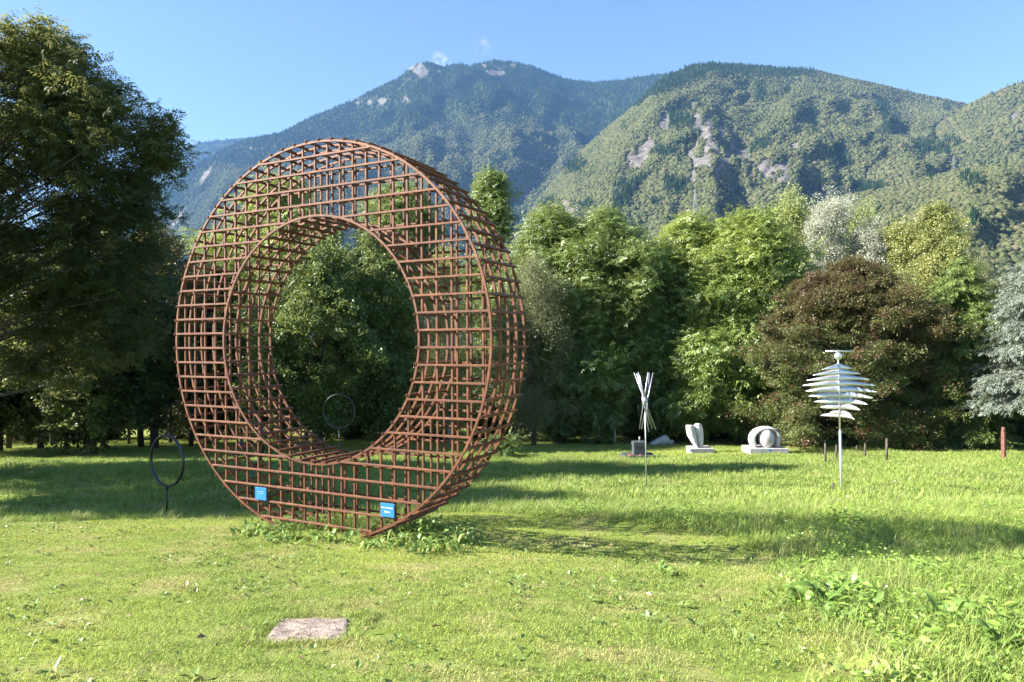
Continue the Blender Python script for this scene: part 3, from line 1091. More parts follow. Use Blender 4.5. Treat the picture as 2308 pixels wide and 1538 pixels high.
# fallen leaves on the lawn
r = np.random.RandomState(51)
n = 150
yy = 3.2 + 8 * r.rand(n); xx = (r.rand(n) * 2 - 1) * 0.74 * yy
V, F = leaves(np.zeros((1, 3)), np.zeros((1, 3)), 0.05, 0.032, 0.3)
DL = source('fallen_leaf', V, F, M_dry)
ok = tall(xx, yy) < 0.4
P = np.stack([xx, yy, H(xx, yy) + 0.03], 1)[ok]
o = scatter('fallen_leaves', P, np.stack([r.randn(len(P)) * 0.6, r.randn(len(P)) * 0.5, r.rand(len(P)) * 6.28], 1), 0.6 + 0.8 * r.rand(len(P)), [DL])
tag(o, 'scattered brown fallen leaves on the mown lawn', 'fallen leaves', kind='stuff')


# ---- leafy weeds as plants of their own
def leafy_plant(name, label, group, x, y, n, L, W, hgt, seed, spread=0.10):
    """plant with long arching leaves: each leaf a folded curved blade"""
    r = random.Random(seed)
    t = thing(name, label, 'plant', (x, y, hz(x, y)), r.random() * 6.28, group)
    mb = MB()
    for k in range(n):
        a = r.random() * 2 * PI
        bx_, by_ = r.gauss(0, spread), r.gauss(0, spread)
        l = L * r.uniform(0.6, 1.2); w = W * r.uniform(0.7, 1.2); up = r.uniform(0.5, 1.0) * hgt
        tw = r.gauss(0, 0.35)
        V = []
        for i in range(6):
            s = i / 5
            rad = l * s * (0.35 + 0.5 * s)
            z = up * math.sin(min(1, s * 1.1) * PI * 0.55) - 0.10 * s * s * l
            c_ = Vector((bx_ + rad * math.cos(a + tw * s), by_ + rad * math.sin(a + tw * s), z))
            ww = w * math.sin(PI * (0.08 + 0.9 * s)) ** 0.8 / 2 + (0.004 if s < 0.2 else 0)
            side = Vector((-math.sin(a), math.cos(a), 0.25 * math.sin(k * 3)))
            V += [list(c_ - side * ww + Vector((0, 0, ww * 0.35))), list(c_), list(c_ + side * ww + Vector((0, 0, ww * 0.35)))]
        F = []
        for i in range(5):
            F += [(i * 3, i * 3 + 1, i * 3 + 4, i * 3 + 3), (i * 3 + 1, i * 3 + 2, i * 3 + 5, i * 3 + 4)]
        mb.add(V, F)
    me = bpy.data.meshes.new('foliage')
    me.from_pydata(np.concatenate(mb.v).tolist(), [], mb.f); me.materials.append(M_dock)
    me.polygons.foreach_set('use_smooth', np.ones(len(me.polygons), bool))
    lf = link('foliage', me, t); lf['kind'] = 'stuff'
    st = MB(); st.tube([(0, 0, -0.02), (0.01, 0, hgt * 0.45)], [0.008, 0.003], 6); st.obj('stem', M_dock, t)
    return t


M_dock = leaf_mat('dock leaf', (0.11, 0.20, 0.04), (0.24, 0.36, 0.085), 0.35, None, 6.0, 0.03)


def ground_hit(u, v):
    d = at(u, v, 1.0)
    lo, hi = 2.0, 60.0
    ys = np.linspace(lo, hi, 3000)
    f = d.z * ys - H(d.x * ys, ys)
    i = int(np.argmax(f < 0))
    return float(d.x * ys[i]), float(ys[i])


base_w = [(572, 1188, 9), (600, 1206, 10), (628, 1214, 10), (655, 1222, 9), (690, 1216, 7), (740, 1220, 8), (790, 1224, 8), (830, 1234, 9), (870, 1238, 9), (905, 1232, 10),
          (940, 1226, 12), (975, 1230, 12), (1005, 1222, 12), (1035, 1212, 10), (960, 1250, 10), (1020, 1244, 10), (640, 1198, 9), (700, 1188, 7), (760, 1196, 7), (880, 1206, 8),
          (930, 1200, 9), (975, 1196, 9), (555, 1205, 6), (1055, 1228, 8)]
for i, (u, v, n) in enumerate(base_w):
    x, y = ground_hit(u, v)
    leafy_plant('leafy_weed', 'leafy green weed in the clump round the foot of the steel ring', 'weeds round the foot of the ring', x, y, n + 8, random.uniform(0.11, 0.19), random.uniform(0.035, 0.055), random.uniform(0.10, 0.16) + 0.05 * (u > 900), 100 + i, 0.09)
dk = [(1500, 1300, 0.2), (1860, 1378, 0.3), (1905, 1352, 0.3), (1935, 1370, 0.26), (1800, 1375, 0.24), (1960, 1395, 0.24), (2150, 1420, 0.3), (2255, 1490, 0.28), (1885, 1412, 0.2)]
lbl = ['small broad leaved weed at the mown edge near the end of the ring shadow', 'dock plant with upright broad leaves left of the meadow dock cluster', 'tallest dock plant with broad pale leaves in the meadow cluster',
       'dock plant leaning right in the middle of the meadow dock cluster', 'lone dock at the left edge of the long grass', 'dock plant right of the meadow dock cluster',
       'dock plant with one big pale leaf in the right meadow', 'large dark dock plant in the lower right corner of the meadow', 'low dock plant in front of the meadow dock cluster']
for i, (u, v, s) in enumerate(dk):
    x, y = ground_hit(u, v)
    leafy_plant('dock_plant', lbl[i], None, x, y, 13, s * 0.8, s * 0.24, s * 0.75, 200 + i, 0.05)

# ------------------------------------------------------------------ slab
M_slab = surf_mat('weathered stone', [(0.3, (0.15, 0.11, 0.085)), (0.5, (0.28, 0.22, 0.185)), (0.7, (0.37, 0.31, 0.27))], 9, 0.85, bump=0.5, bump_scale=70)
sl = bpy.data.meshes.new('stone_slab')
bm = bmesh.new()
n = 26
vg = []
r = random.Random(5)
for j in range(n + 1):
    for i in range(n + 1):
        x = (i / n - 0.5) * SLW; y = (j / n - 0.5) * SLD
        ex = min(i, n - i) / 2; ey = min(j, n - j) / 2
        e = min(1, ex, ey)
        x += 0.012 * r.uniform(-1, 1) * (1 if e < 1 else 0.3); y += 0.012 * r.uniform(-1, 1) * (1 if e < 1 else 0.3)
        if x > 0.10 and y < 0: y *= 1 - 0.35 * (x - 0.10) / 0.17
        x -= 0.20 * y
        zt = -0.045 * (1 - e) + 0.006 * float(vnoise(x * 14, y * 14, 2)) + 0.0025 * r.uniform(-1, 1)
        vg.append(bm.verts.new((x, y, zt)))
for j in range(n):
    for i in range(n):
        q = j * (n + 1) + i
        bm.faces.new((vg[q], vg[q + 1], vg[q + n + 2], vg[q + n + 1]))
for f_ in bm.faces: f_.smooth = True
bm.to_mesh(sl); bm.free(); sl.materials.append(M_slab)
so = link('stone_slab', sl)
so.location = (SLX, SLY, hz(SLX, SLY) + 0.022)
gs = (hz(SLX, SLY + 0.2) - hz(SLX, SLY - 0.2)) / 0.4
so.rotation_euler = (math.atan(gs), 0, 0.03)
tag(so, 'flat weathered stone slab set in the foreground lawn', 'stone slab')
# dry straw on the slab and one curled brown leaf
r = np.random.RandomState(8)
n = 170
P = np.stack([(r.rand(n) - 0.5) * SLW * 0.95, (r.rand(n) - 0.5) * SLD * 0.9, 0.006 + 0.004 * r.rand(n)], 1)
V, F = leaves(P, np.stack([r.randn(n) * 0.2, r.randn(n) * 0.08, r.rand(n) * 6.28], 1), 0.03 + 0.05 * r.rand(n), 0.0025, 0.2)
st = link('dry_straw', np_mesh('dry_straw', V, F, surf_mat('straw', [(0.4, (0.45, 0.36, 0.22)), (0.6, (0.62, 0.52, 0.36))], 8, 0.8)))
st.location = so.location; st.rotation_euler = so.rotation_euler
tag(st, 'thin dry grass clippings lying on the stone slab', 'dry grass', kind='stuff')
V, F = leaves(np.array([[0, 0, 0], [0.01, 0.01, 0.0]]), np.array([[0.5, -0.2, 0.1], [-0.7, -0.1, 0.3]]), np.array([0.085, 0.07]), np.array([0.045, 0.03]), 0.45)
bl = link('dry_leaf', np_mesh('dry_leaf', V, F, surf_mat('brown leaf', [(0.4, (0.10, 0.04, 0.025)), (0.6, (0.22, 0.09, 0.05))], 20, 0.7)))
q = at(606, 1428, SLY - 0.1); bl.location = (q.x, SLY - 0.09, so.location.z - 0.035)
tag(bl, 'curled dark brown leaf on the left end of the stone slab', 'leaf')

# ------------------------------------------------------------------ hoops on posts
M_dsteel = surf_mat('dark blue steel', [(0.3, (0.03, 0.032, 0.038)), (0.7, (0.085, 0.085, 0.10))], 5, 0.35, metal=0.8)
M_alu = surf_mat('brushed aluminium', [(0.3, (0.66, 0.65, 0.64)), (0.7, (0.80, 0.79, 0.78))], 6, 0.36, metal=0.75, bump=0.05, bump_scale=60)
M_galv = surf_mat('galvanised steel', [(0.3, (0.32, 0.33, 0.36)), (0.7, (0.46, 0.47, 0.50))], 8, 0.4, metal=0.6)
M_marble = surf_mat('white marble', [(0.3, (0.34, 0.32, 0.30)), (0.5, (0.52, 0.49, 0.47)), (0.7, (0.60, 0.57, 0.55))], 5, 0.6, bump=0.3, bump_scale=60)
M_granite = surf_mat('speckled granite', [(0.35, (0.14, 0.135, 0.13)), (0.5, (0.34, 0.33, 0.32)), (0.62, (0.48, 0.46, 0.45))], 60, 0.8, bump=0.2, bump_scale=90)
M_dgran = surf_mat('dark granite', [(0.35, (0.035, 0.04, 0.048)), (0.65, (0.10, 0.11, 0.12))], 30, 0.45, bump=0.2, bump_scale=60)


def hoop_on_post(label, u, v, rx, ry, vbase, Y, tube, yaw, mat=M_dsteel):
    c = at(u, v, Y)
    g = hz(c.x, Y)
    R_ = ry / FPX * Y
    t = thing('hoop_on_post', label, 'sculpture', (c.x, Y, g), -yaw)
    zc = c.z - g
    mb = MB()
    n = 96; V = []; F = []
    for i in range(n):
        a = 2 * PI * i / n
        for k in range(10):
            b_ = 2 * PI * k / 10
            rr = R_ + tube / 2 * math.cos(b_)
            V.append((rr * math.cos(a), tube / 2 * math.sin(b_) * 1.3, zc + rr * math.sin(a)))
    for i in range(n):
        for k in range(10):
            j, k2 = (i + 1) % n, (k + 1) % 10
            F.append((i * 10 + k, j * 10 + k, j * 10 + k2, i * 10 + k2))
    mb.add(V, F); mb.obj('hoop', mat, t, True)
    mb = MB(); mb.tube([(0, 0, -0.15), (0, 0, zc - R_)], tube * 0.42, 10); mb.obj('post', mat, t, True)
    mb = MB(); mb.tube([(0, 0, zc - R_ - 0.05), (0, 0, zc - R_ + 0.01)], tube * 0.6, 10); mb.obj('collar', mat, t, True)
    return t


hoop_on_post('dark steel hoop on a short post at the left of the big ring', 376, 1039, 48, 57, 1157, 13.2, 0.044, 0.5)
hoop_on_post('dark hoop on a post seen through the hole of the big ring', 764, 927, 36, 38, 1015, 22.5, 0.032, 0.2)
hoop_on_post('dark hoop on a post half hidden behind the lower left lattice of the big ring', 568, 990, 40, 58, 1108, 14.6, 0.05, 0.8)

# ------------------------------------------------------------------ spinning leaf sculpture
def wind_sculpture():
    Y = 15.3; k = Y / FPX
    b0 = at(1897, 1113, Y); g = hz(b0.x, Y)
    t = thing('wind_sculpture', 'silver kinetic wind sculpture of stacked curved blades on a tall pole', 'sculpture', (b0.x, Y, g))
    top = at(1889, 800, Y) - Vector((b0.x, Y, g))
    def ax(v):                                   # point on the pole axis at picture height v
        f = (1113 - v) / (1113 - 800.0)
        return Vector((top.x * f, 0, top.z * f + (at(1897, 1113, Y).z - g) * (1 - f)))
    mb = MB(); p0, p1, p2 = ax(1120), ax(970), ax(940)
    p0.z -= 0.2
    mb.tube([p0, p1], 0.027, 12); mb.obj('pole', M_alu, t, True)
    mb = MB(); mb.tube([p1, ax(812)], 0.019, 12); mb.obj('shaft', M_alu, t, True)
    me = bpy.data.meshes.new('ball'); bm = bmesh.new(); bmesh.ops.create_uvsphere(bm, u_segments=24, v_segments=14, radius=0.084)
    for f_ in bm.faces: f_.smooth = True
    bm.to_mesh(me); bm.free(); me.materials.append(M_alu); link('ball', me, t, ax(803))
    mb = MB(); mb.tube([ax(803), ax(793)], 0.012, 8); mb.obj('pin', M_alu, t, True)
    mb = MB(); c = ax(792); mb.tube([c + Vector((-0.26, 0.03, 0)), c + Vector((0.26, -0.03, 0))], [0.018, 0.018], 8); mb.obj('cross_bar', M_alu, t, True)
    lv = [(826, 275, 668, .0), (838.5, 205, 742, .0), (851, 165, 806, .05), (863.5, 154, 816, .1), (877, 203, 800, .2), (889.5, 246, 738, .3), (903, 304, 680, .45),
          (915.5, 357, 617, .55), (929, 415, 560, .7), (936, 386, 560, 1.0)]
    phis = [-28, -16, -4, 8, 20, 31, 41, 50, 56, 66]
    for i, (v, xl, xr, tw) in enumerate(lv):
        a0 = ax(v); ph = math.radians(phis[i])
        for sgn, ext in ((-1, (478 - xl) / 4.274), (1, (xr - 495) / 4.274)):
            L = ext * k * 1.03 / math.cos(ph)
            n = 18; V = []
            hh = 0.132 if i < 8 else 0.085
            for q in range(n + 1):
                s = q / n
                hw = hh * 0.5 * (1 - s ** 1.8) ** 0.8 + 0.0015
                bow = 0.16 * L * math.sin(PI * s) * sgn           # bowed in plan
                x, y = sgn * s * L, bow
                tilt = 0.30 * hw * 2
                dz = -0.060 * s * s
                for e in (-1, 1):
                    yy_ = y + e * tilt * 0.5
                    V.append((x * math.cos(ph) + yy_ * math.sin(ph), -x * math.sin(ph) + yy_ * math.cos(ph), dz + e * hw))
            F = [(q * 2, q * 2 + 1, q * 2 + 3, q * 2 + 2) for q in range(n)]
            me = bpy.data.meshes.new('blade'); me.from_pydata(V, [], F); me.materials.append(M_alu)
            me.polygons.foreach_set('use_smooth', np.ones(len(me.polygons), bool))
            o = link('blade', me, t, a0)
            sm = o.modifiers.new('thickness', 'SOLIDIFY'); sm.thickness = 0.004
            o.rotation_euler = (0, 0, 0)
    return t


wind_sculpture()

# ------------------------------------------------------------------ bundle of rods on a pole
def rod_sculpture():
    Y = 16.3
    b0 = at(1457, 1090, Y); g = hz(b0.x, Y)
    t = thing('rod_sculpture', 'sheaf of thin silver rods tied at the middle on a slim pole', 'sculpture', (b0.x, Y, g))
    L = lambda u, v, dy=0.0: at(u, v, Y) - Vector((b0.x, Y, g)) + Vector((0, dy, 0))
    mb = MB(); mb.tube([(0, 0, -0.2), L(1454, 905)], 0.014, 8); mb.obj('pole', M_galv, t, True)
    rods = [((1431, 841), (1476, 967), .10), ((1434, 842), (1472, 968), -.10), ((1442, 840), (1459, 971), .18), ((1457, 839), (1445, 970), -.2),
            ((1465, 841), (1441, 950), .14), ((1471, 840), (1447, 968), -.05), ((1468, 842), (1452, 950), .22), ((1438, 845), (1468, 960), -.22)]
    for (a, b_, dy) in rods:
        mb = MB(); mb.tube([L(*a, dy), L(*b_, -dy)], 0.0105, 8); mb.obj('rod', M_galv, t, True)
    mb = MB(); mb.tube([L(1454, 913), L(1453, 895)], [0.062, 0.058], 14); mb.obj('collar', M_galv, t, True)
    mb = MB(); mb.tube([L(1448, 913), L(1448, 893)], [0.012, 0.012], 8); mb.obj('collar_pin', M_galv, t, True)
    return t


rod_sculpture()


# ------------------------------------------------------------------ stone sculptures
def stone_base(u0, u1, vtop, vbot, Y, depth, mat, parent, origin, rz=0.0, name='plinth'):
    a, b_ = at(u0, vtop, Y), at(u1, vbot, Y)
    w = b_.x - a.x
    mb = MB(); mb.box(((a.x + b_.x) / 2 - origin.x, depth / 2, (a.z + b_.z) / 2 - origin.z - 0.05), (w, depth, a.z - b_.z + 0.1), Euler((0, 0, rz)))
    return mb.obj(name, mat, parent, bevel=0.01)


def tulip():
    Y = 27.5
    o0 = at(1584, 1026, Y)
    O = Vector((o0.x, Y, hz(o0.x, Y)))
    t = thing('marble_sculpture', 'white marble sculpture of two upright curved petals on a grey plinth', 'sculpture', O)
    stone_base(1559, 1610, 1012, 1026, Y, 0.9, M_granite, t, O)
    def petal(rows, dy, dep):
        secs = []
        for (v, x0, x1) in rows:
            a, b_ = at(x0, v, Y), at(x1, v, Y)
            secs.append((((a.x + b_.x) / 2 - O.x, 0.42 + dy, a.z - O.z), ((b_.x - a.x) / 2, 0, 0), (0, dep * (0.75 + 0.25 * min(1, (v - 958) / 20)), 0)))
        mb = MB(); mb.loft(secs, 28); o = mb.obj('petal', M_marble, t, True)
        return o
    petal([(961.6, 1553, 1566), (962, 1552, 1569), (968, 1552, 1570), (975, 1553, 1573), (985, 1555, 1575), (995, 1561, 1577), (1003, 1566, 1578), (1009, 1571, 1579), (1012.5, 1572, 1581)], 0.0, 0.20)
    petal([(958, 1578, 1585), (959.5, 1573, 1588), (964, 1570, 1590), (972, 1571, 1592), (982, 1575, 1592.5), (992, 1578, 1593), (1002, 1579, 1592), (1012.5, 1580, 1591)], 0.05, 0.17)
    mb = MB(); secs = []
    for (v, x0, x1) in [(968, 1564, 1574), (980, 1567, 1578), (995, 1570, 1584), (1012.5, 1574, 1588)]:
        a, b_ = at(x0, v, Y), at(x1, v, Y)
        secs.append((((a.x + b_.x) / 2 - O.x, 0.52, a.z - O.z), ((b_.x - a.x) / 2, 0, 0), (0, 0.10, 0)))
    mb.loft(secs, 20); mb.obj('core', M_marble, t, True)
    p = at(1556, 1015, Y)
    s = thing('marker_plate', 'tiny blue marker plate stuck beside the petal sculpture plinth', 'marker', (p.x, Y - 0.1, hz(p.x, Y)))
    mb = MB(); mb.box((0, 0, p.z - hz(p.x, Y)), (0.07, 0.01, 0.09)); mb.obj('plate', M_blue, s)
    mb = MB(); mb.tube([(0, 0.01, -0.1), (0, 0.01, p.z - hz(p.x, Y))], 0.006, 6); mb.obj('stake', M_dsteel, s)


tulip()


def egg_arch():
    Y = 26.6
    o0 = at(1733, 1020, Y)
    O = Vector((o0.x, Y, hz(o0.x, Y)))
    t = thing('marble_sculpture', 'pale marble arch with a round egg stone inside it on a low slab', 'sculpture', O)
    stone_base(1691, 1778, 1012, 1020, Y, 1.0, M_marble, t, O)
    def P(zx, zy): return at(1640 + zx / 9.614, 900 + zy / 9.614, Y)
    path = [(690, 1092, 60), (640, 1000, 66), (612, 900, 68), (640, 800, 66), (720, 715, 56), (830, 668, 42), (940, 650, 34), (1040, 665, 36), (1120, 715, 50), (1180, 800, 66), (1190, 900, 72), (1165, 1000, 70), (1135, 1092, 62)]
    secs = []
    for i, (a, b_, w) in enumerate(path):
        p = P(a, b_); q0 = P(*path[max(i - 1, 0)][:2]); q1 = P(*path[min(i + 1, len(path) - 1)][:2])
        tg = (q1 - q0).normalized(); nrm = Vector((tg.z, 0, -tg.x))
        secs.append(((p.x - O.x, 0.5, p.z - O.z), nrm * (w / 9.614 / FPX * Y * 1.05), (0, 0.27, 0)))
    mb = MB(); mb.loft(secs, 20); o = mb.obj('arch', M_marble, t, True)
    sm = o.modifiers.new('smooth', 'SUBSURF'); sm.levels = 1; sm.render_levels = 1
    me = bpy.data.meshes.new('egg'); bm = bmesh.new(); bmesh.ops.create_uvsphere(bm, u_segments=32, v_segments=20, radius=1.0)
    c = P(915, 882)
    for v in bm.verts:
        v.co = Vector((v.co.x * 0.305, v.co.y * 0.28, v.co.z * 0.385))
    for f_ in bm.faces: f_.smooth = True
    bm.to_mesh(me); bm.free(); me.materials.append(M_marble)
    link('egg', me, t, (c.x - O.x, 0.36, c.z - O.z))
    s = thing('marker_plate', 'tiny blue marker plate in front of the egg sculpture slab', 'marker', (at(1736, 1020, Y - 0.1).x, Y - 0.1, hz(o0.x, Y)))
    zt = at(1736, 1014, Y).z - hz(o0.x, Y)
    mb = MB(); mb.box((0, 0, zt), (0.11, 0.01, 0.07)); mb.obj('plate', M_blue, s)
    mb = MB(); mb.tube([(0, 0.01, -0.1), (0, 0.01, zt)], 0.006, 6); mb.obj('stake', M_dsteel, s)


egg_arch()


def half_moon():
    Y = 32.0
    o0 = at(1497, 1012, Y)
    O = Vector((o0.x, Y, hz(o0.x, Y)))
    t = thing('marble_sculpture', 'low white stone wedge sculpture lying in the shade behind the dark block', 'sculpture', O)
    stone_base(1468, 1530, 1008, 1014, Y, 0.9, M_marble, t, O)
    prof = [(1470, 1001, 1006), (1478, 996, 1007), (1488, 990, 1007), (1497, 985, 1007.5), (1504, 983, 1007.5), (1510, 986, 1007.5), (1514, 994, 1007), (1515, 1004, 1006.5)]
    secs = []
    for i, (u, v0, v1) in enumerate(prof):
        a, b_ = at(u, v0, Y), at(u, v1, Y)
        secs.append(((a.x - O.x, 0.4, (a.z + b_.z) / 2 - O.z), (0, 0, (a.z - b_.z) / 2), (0, 0.22 + 0.02 * i, 0)))
    mb = MB(); mb.loft(secs, 20); mb.obj('wedge', M_marble, t, True)
    a = at(1519, 1000, Y)
    mb = MB(); mb.loft([((a.x - O.x - 0.09, 0.4, a.z - O.z), (0, 0.05, 0), (0, 0, 0.07)), ((a.x - O.x, 0.4, a.z - O.z), (0, 0.12, 0), (0, 0, 0.14)), ((a.x - O.x + 0.09, 0.4, a.z - O.z), (0, 0.05, 0), (0, 0, 0.08))], 14)
    mb.obj('end_stone', M_marble, t, True)


half_moon()


def dark_block():
    Y = 24.5
    o0 = at(1445, 1040, Y)
    O = Vector((o0.x, Y, hz(o0.x, Y)))
    t = thing('stone_sculpture', 'dark polished stone block standing on a wide dark plinth', 'sculpture', O)
    stone_base(1405, 1484, 1033, 1041, Y, 0.95, M_dgran, t, O, name='plinth')
    stone_base(1407, 1478, 1028, 1034, Y, 0.8, M_dgran, t, O, name='upper_step')
    stone_base(1431, 1458, 1001, 1029, Y, 0.42, M_dgran, t, O, name='block').location.y += 0.2
    stone_base(1430, 1459, 999, 1002, Y, 0.46, M_dgran, t, O, name='block_cap').location.y += 0.18
    a = at(1446, 1000, Y) - O; 
    mb = MB(); mb.loft([((a.x, 0.4, a.z - 0.02), (0.03, 0, 0), (0, 0.03, 0)), ((a.x, 0.4, a.z + 0.10), (0.018, 0, 0), (0, 0.018, 0)), ((a.x + 0.01, 0.4, a.z + 0.14), (0.045, 0, 0), (0, 0.03, 0)), ((a.x, 0.4, a.z + 0.19), (0.02, 0, 0), (0, 0.015, 0))], 10)
    mb.obj('finial', M_granite, t, True)
    M_red = surf_mat('red clay', [(0.4, (0.22, 0.05, 0.035)), (0.6, (0.32, 0.09, 0.06))], 10, 0.8)
    for i, (u, r_) in enumerate(((1421, 0.10), (1426, 0.08), (1445, 0.07))):
        a = at(u, 1029, Y) - O
        mb = MB(); mb.loft([((a.x, 0.12, a.z - 0.02), (r_, 0, 0), (0, r_, 0)), ((a.x + 0.01, 0.12, a.z + 0.03), (r_ * 0.8, 0, 0), (0, r_ * 0.7, 0)), ((a.x, 0.12, a.z + 0.055), (r_ * 0.3, 0, 0), (0, r_ * 0.3, 0))], 9)
        tag(link('red_stone', mb.mesh('red_stone', M_red, True), None, O), ['leftmost small red stone on the plinth of the dark block', 'second small red stone from the left on the dark plinth', 'small red stone at the foot of the dark block'][i], 'stone')


dark_block()

# rusty posts
def rusty_post(label, u, vtop, vbot, Y, wpx, notch=False):
    a, b_ = at(u, vtop, Y), at(u, vbot, Y)
    g = hz(b_.x, Y); w = wpx / FPX * Y
    t = thing('steel_post', label, 'post', (b_.x, Y, g), 0.5)
    h_ = a.z - g
    mb = MB(); mb.box((0, 0, (h_ * (0.86 if notch else 1) - 0.15) / 2), (w * .75, w * .75, h_ * (0.86 if notch else 1) + 0.15)); mb.obj('shaft', M_redpost, t, bevel=0.004)
    if notch:
        mb = MB(); mb.box((-w * 0.05, 0, h_ * 0.885), (w * 0.8, w * 0.45, h_ * 0.05)); mb.obj('notch', M_redpost, t)
        mb = MB(); mb.box((0.01, 0, h_ * 0.955), (w * 0.62, w * 0.6, h_ * 0.09)); mb.obj('head', M_redpost, t)


M_redpost = surf_mat('dull red paint', [(0.35, (0.10, 0.035, 0.028)), (0.65, (0.19, 0.07, 0.055))], 6, 0.7, bump=0.2)
rusty_post('reddish square post with a notched head at the right edge of the lawn', 2262, 963, 1036, 23.5, 9.5, True)
rusty_post('thin reddish post under the copper beech at right', 2046, 994, 1018, 27.5, 6)
M_grey = surf_mat('grey wood', [(0.4, (0.30, 0.28, 0.24)), (0.6, (0.42, 0.40, 0.36))], 6, 0.8)


def stake(label, u, vtop, vbot, Y, wpx, mat, name='stake', du=0.0):
    a, b_ = at(u + du, vtop, Y), at(u, vbot, Y)
    g = hz(b_.x, Y); w = wpx / FPX * Y / 2
    t = tag(link(name, None), label, 'stake'); t.location = (b_.x, Y, g)
    mb = MB(); mb.tube([(0, 0, -0.15), (a.x - b_.x, 0, (a.z - g))], w, 8); mb.obj('shaft', mat, t, True)
    mb = MB(); mb.tube([(a.x - b_.x, 0, a.z - g), (a.x - b_.x, 0, a.z - g + w * 0.7)], [w * 1.15, w * 0.5], 8); mb.obj('tip', mat, t, True)
    return t


stake('pale thin stake standing before the dark shrubs left of the rods', 1387, 962, 993, 33.0, 3.5, M_grey, du=-2)
stake('leftmost dark stake under the copper beech', 1861, 1000, 1045, 22.8, 4.5, M_bark, du=-1)
stake('dark stake just left of the wind sculpture pole', 1885, 1004, 1042, 23.6, 4, M_bark)
stake('dark stake right of the beech trunk', 1950, 1000, 1036, 25.2, 4, M_bark)
stake('thin dark stake close to the beech trunk', 1931, 1005, 1034, 26.0, 3, M_bark)
stake('tall dark stake at the right of the beech', 1998, 990, 1046, 22.6, 5.5, M_bark, du=1)
stake('grey slim post in the shade near the right end of the lawn', 2222, 955, 1015, 29.0, 4, M_grey)
stake('small leaning brown stick in the grass left of the wind sculpture pole', 1872, 1090, 1101, 16.1, 5, M_bark, du=7)


# hanging cages
def cage(label, u, v, h, Y, xt):
    c = at(u, v, Y); s = Y / FPX
    t = thing('hanging_cage', label, 'bird cage', c)
    R_, Hh = 0.42 * h * s * 0.9, h * s * 0.55
    mb = MB(); mb.tube([(0, 0, 0), (0, 0, 0.02)], R_, 14); mb.obj('floor', M_wire, t)
    for k in range(12):
        a = 2 * PI * k / 12
        pts = [(R_ * math.cos(a), R_ * math.sin(a), 0), (R_ * math.cos(a), R_ * math.sin(a), Hh * 0.7), (R_ * 0.8 * math.cos(a), R_ * 0.8 * math.sin(a), Hh * 0.95), (0.02 * math.cos(a), 0.02 * math.sin(a), Hh * 1.3)]
        mb = MB(); mb.tube(pts, 0.006, 5); mb.obj('wire', M_wire, t)
    mb = MB(); mb.tube([(0, 0, Hh * 1.28), (0, 0, Hh * 1.5)], [0.03, 0.012], 8); mb.obj('cap', M_wire, t)
    mb = MB(); mb.tube([(0, 0, Hh * 1.5), (0.02, 0, Hh * 1.5 + 1.2)], 0.005, 5); mb.obj('cord', M_wire, t)


M_wire = surf_mat('pale wire', [(0.4, (0.5, 0.5, 0.48)), (0.6, (0.65, 0.65, 0.62))], 8, 0.5, metal=0.3)
cage('pale wire bird cage hanging before the double trunk at left', 181, 953, 22, 29.0, 0)
cage('pale wire bird cage hanging in the gap right of the double trunk', 257, 968, 20, 29.5, 0)

# pale shed behind the trees
def shed():
    Y = 47.0
    a, b_ = at(1278, 890, Y), at(1385, 955, Y)
    g = hz(a.x, Y)
    t = thing('shed', 'white shed glimpsed between dark trunks behind the lawn', 'shed', ((a.x + b_.x) / 2, Y, g))
    w = b_.x - a.x; h_ = a.z - g
    M_sh = surf_mat('white cladding', [(0.4, (0.62, 0.62, 0.62)), (0.6, (0.75, 0.75, 0.75))], 2, 0.7)
    mb = MB(); mb.box((0, 1.5, h_ / 2 - 0.1), (w, 3.0, h_ + 0.2)); mb.obj('wall', M_sh, t)
    mb = MB(); mb.box((0, 1.5, h_ + 0.06), (w + 0.3, 3.4, 0.12)); mb.obj('roof', M_dgran, t)
    for k in range(5):
        mb = MB(); mb.box((0, -0.02, 0.5 + k * 0.5), (w * 0.99, 0.03, 0.05)); mb.obj('cladding_rail', M_sh, t)
    c = at(1360, 915, Y - 1.2)
    M_red2 = surf_mat('red plastic', [(0.4, (0.55, 0.07, 0.03)), (0.6, (0.7, 0.12, 0.05))], 4, 0.5)
    t2 = thing('barrel', 'small bright red barrel on a stand glimpsed between the trees', 'barrel', (c.x, Y - 1.2, hz(c.x, Y - 1.2)))
    zz = c.z - hz(c.x, Y - 1.2)
    mb = MB(); mb.tube([(0, 0, zz - 0.28), (0, 0, zz - 0.2), (0, 0, zz + 0.2), (0, 0, zz + 0.28)], [0.14, 0.17, 0.17, 0.14], 12); mb.obj('drum', M_red2, t2, True)
    mb = MB(); mb.tube([(0, 0, -0.1), (0, 0, zz - 0.28)], 0.05, 8); mb.obj('stand', M_dsteel, t2, True)


shed()


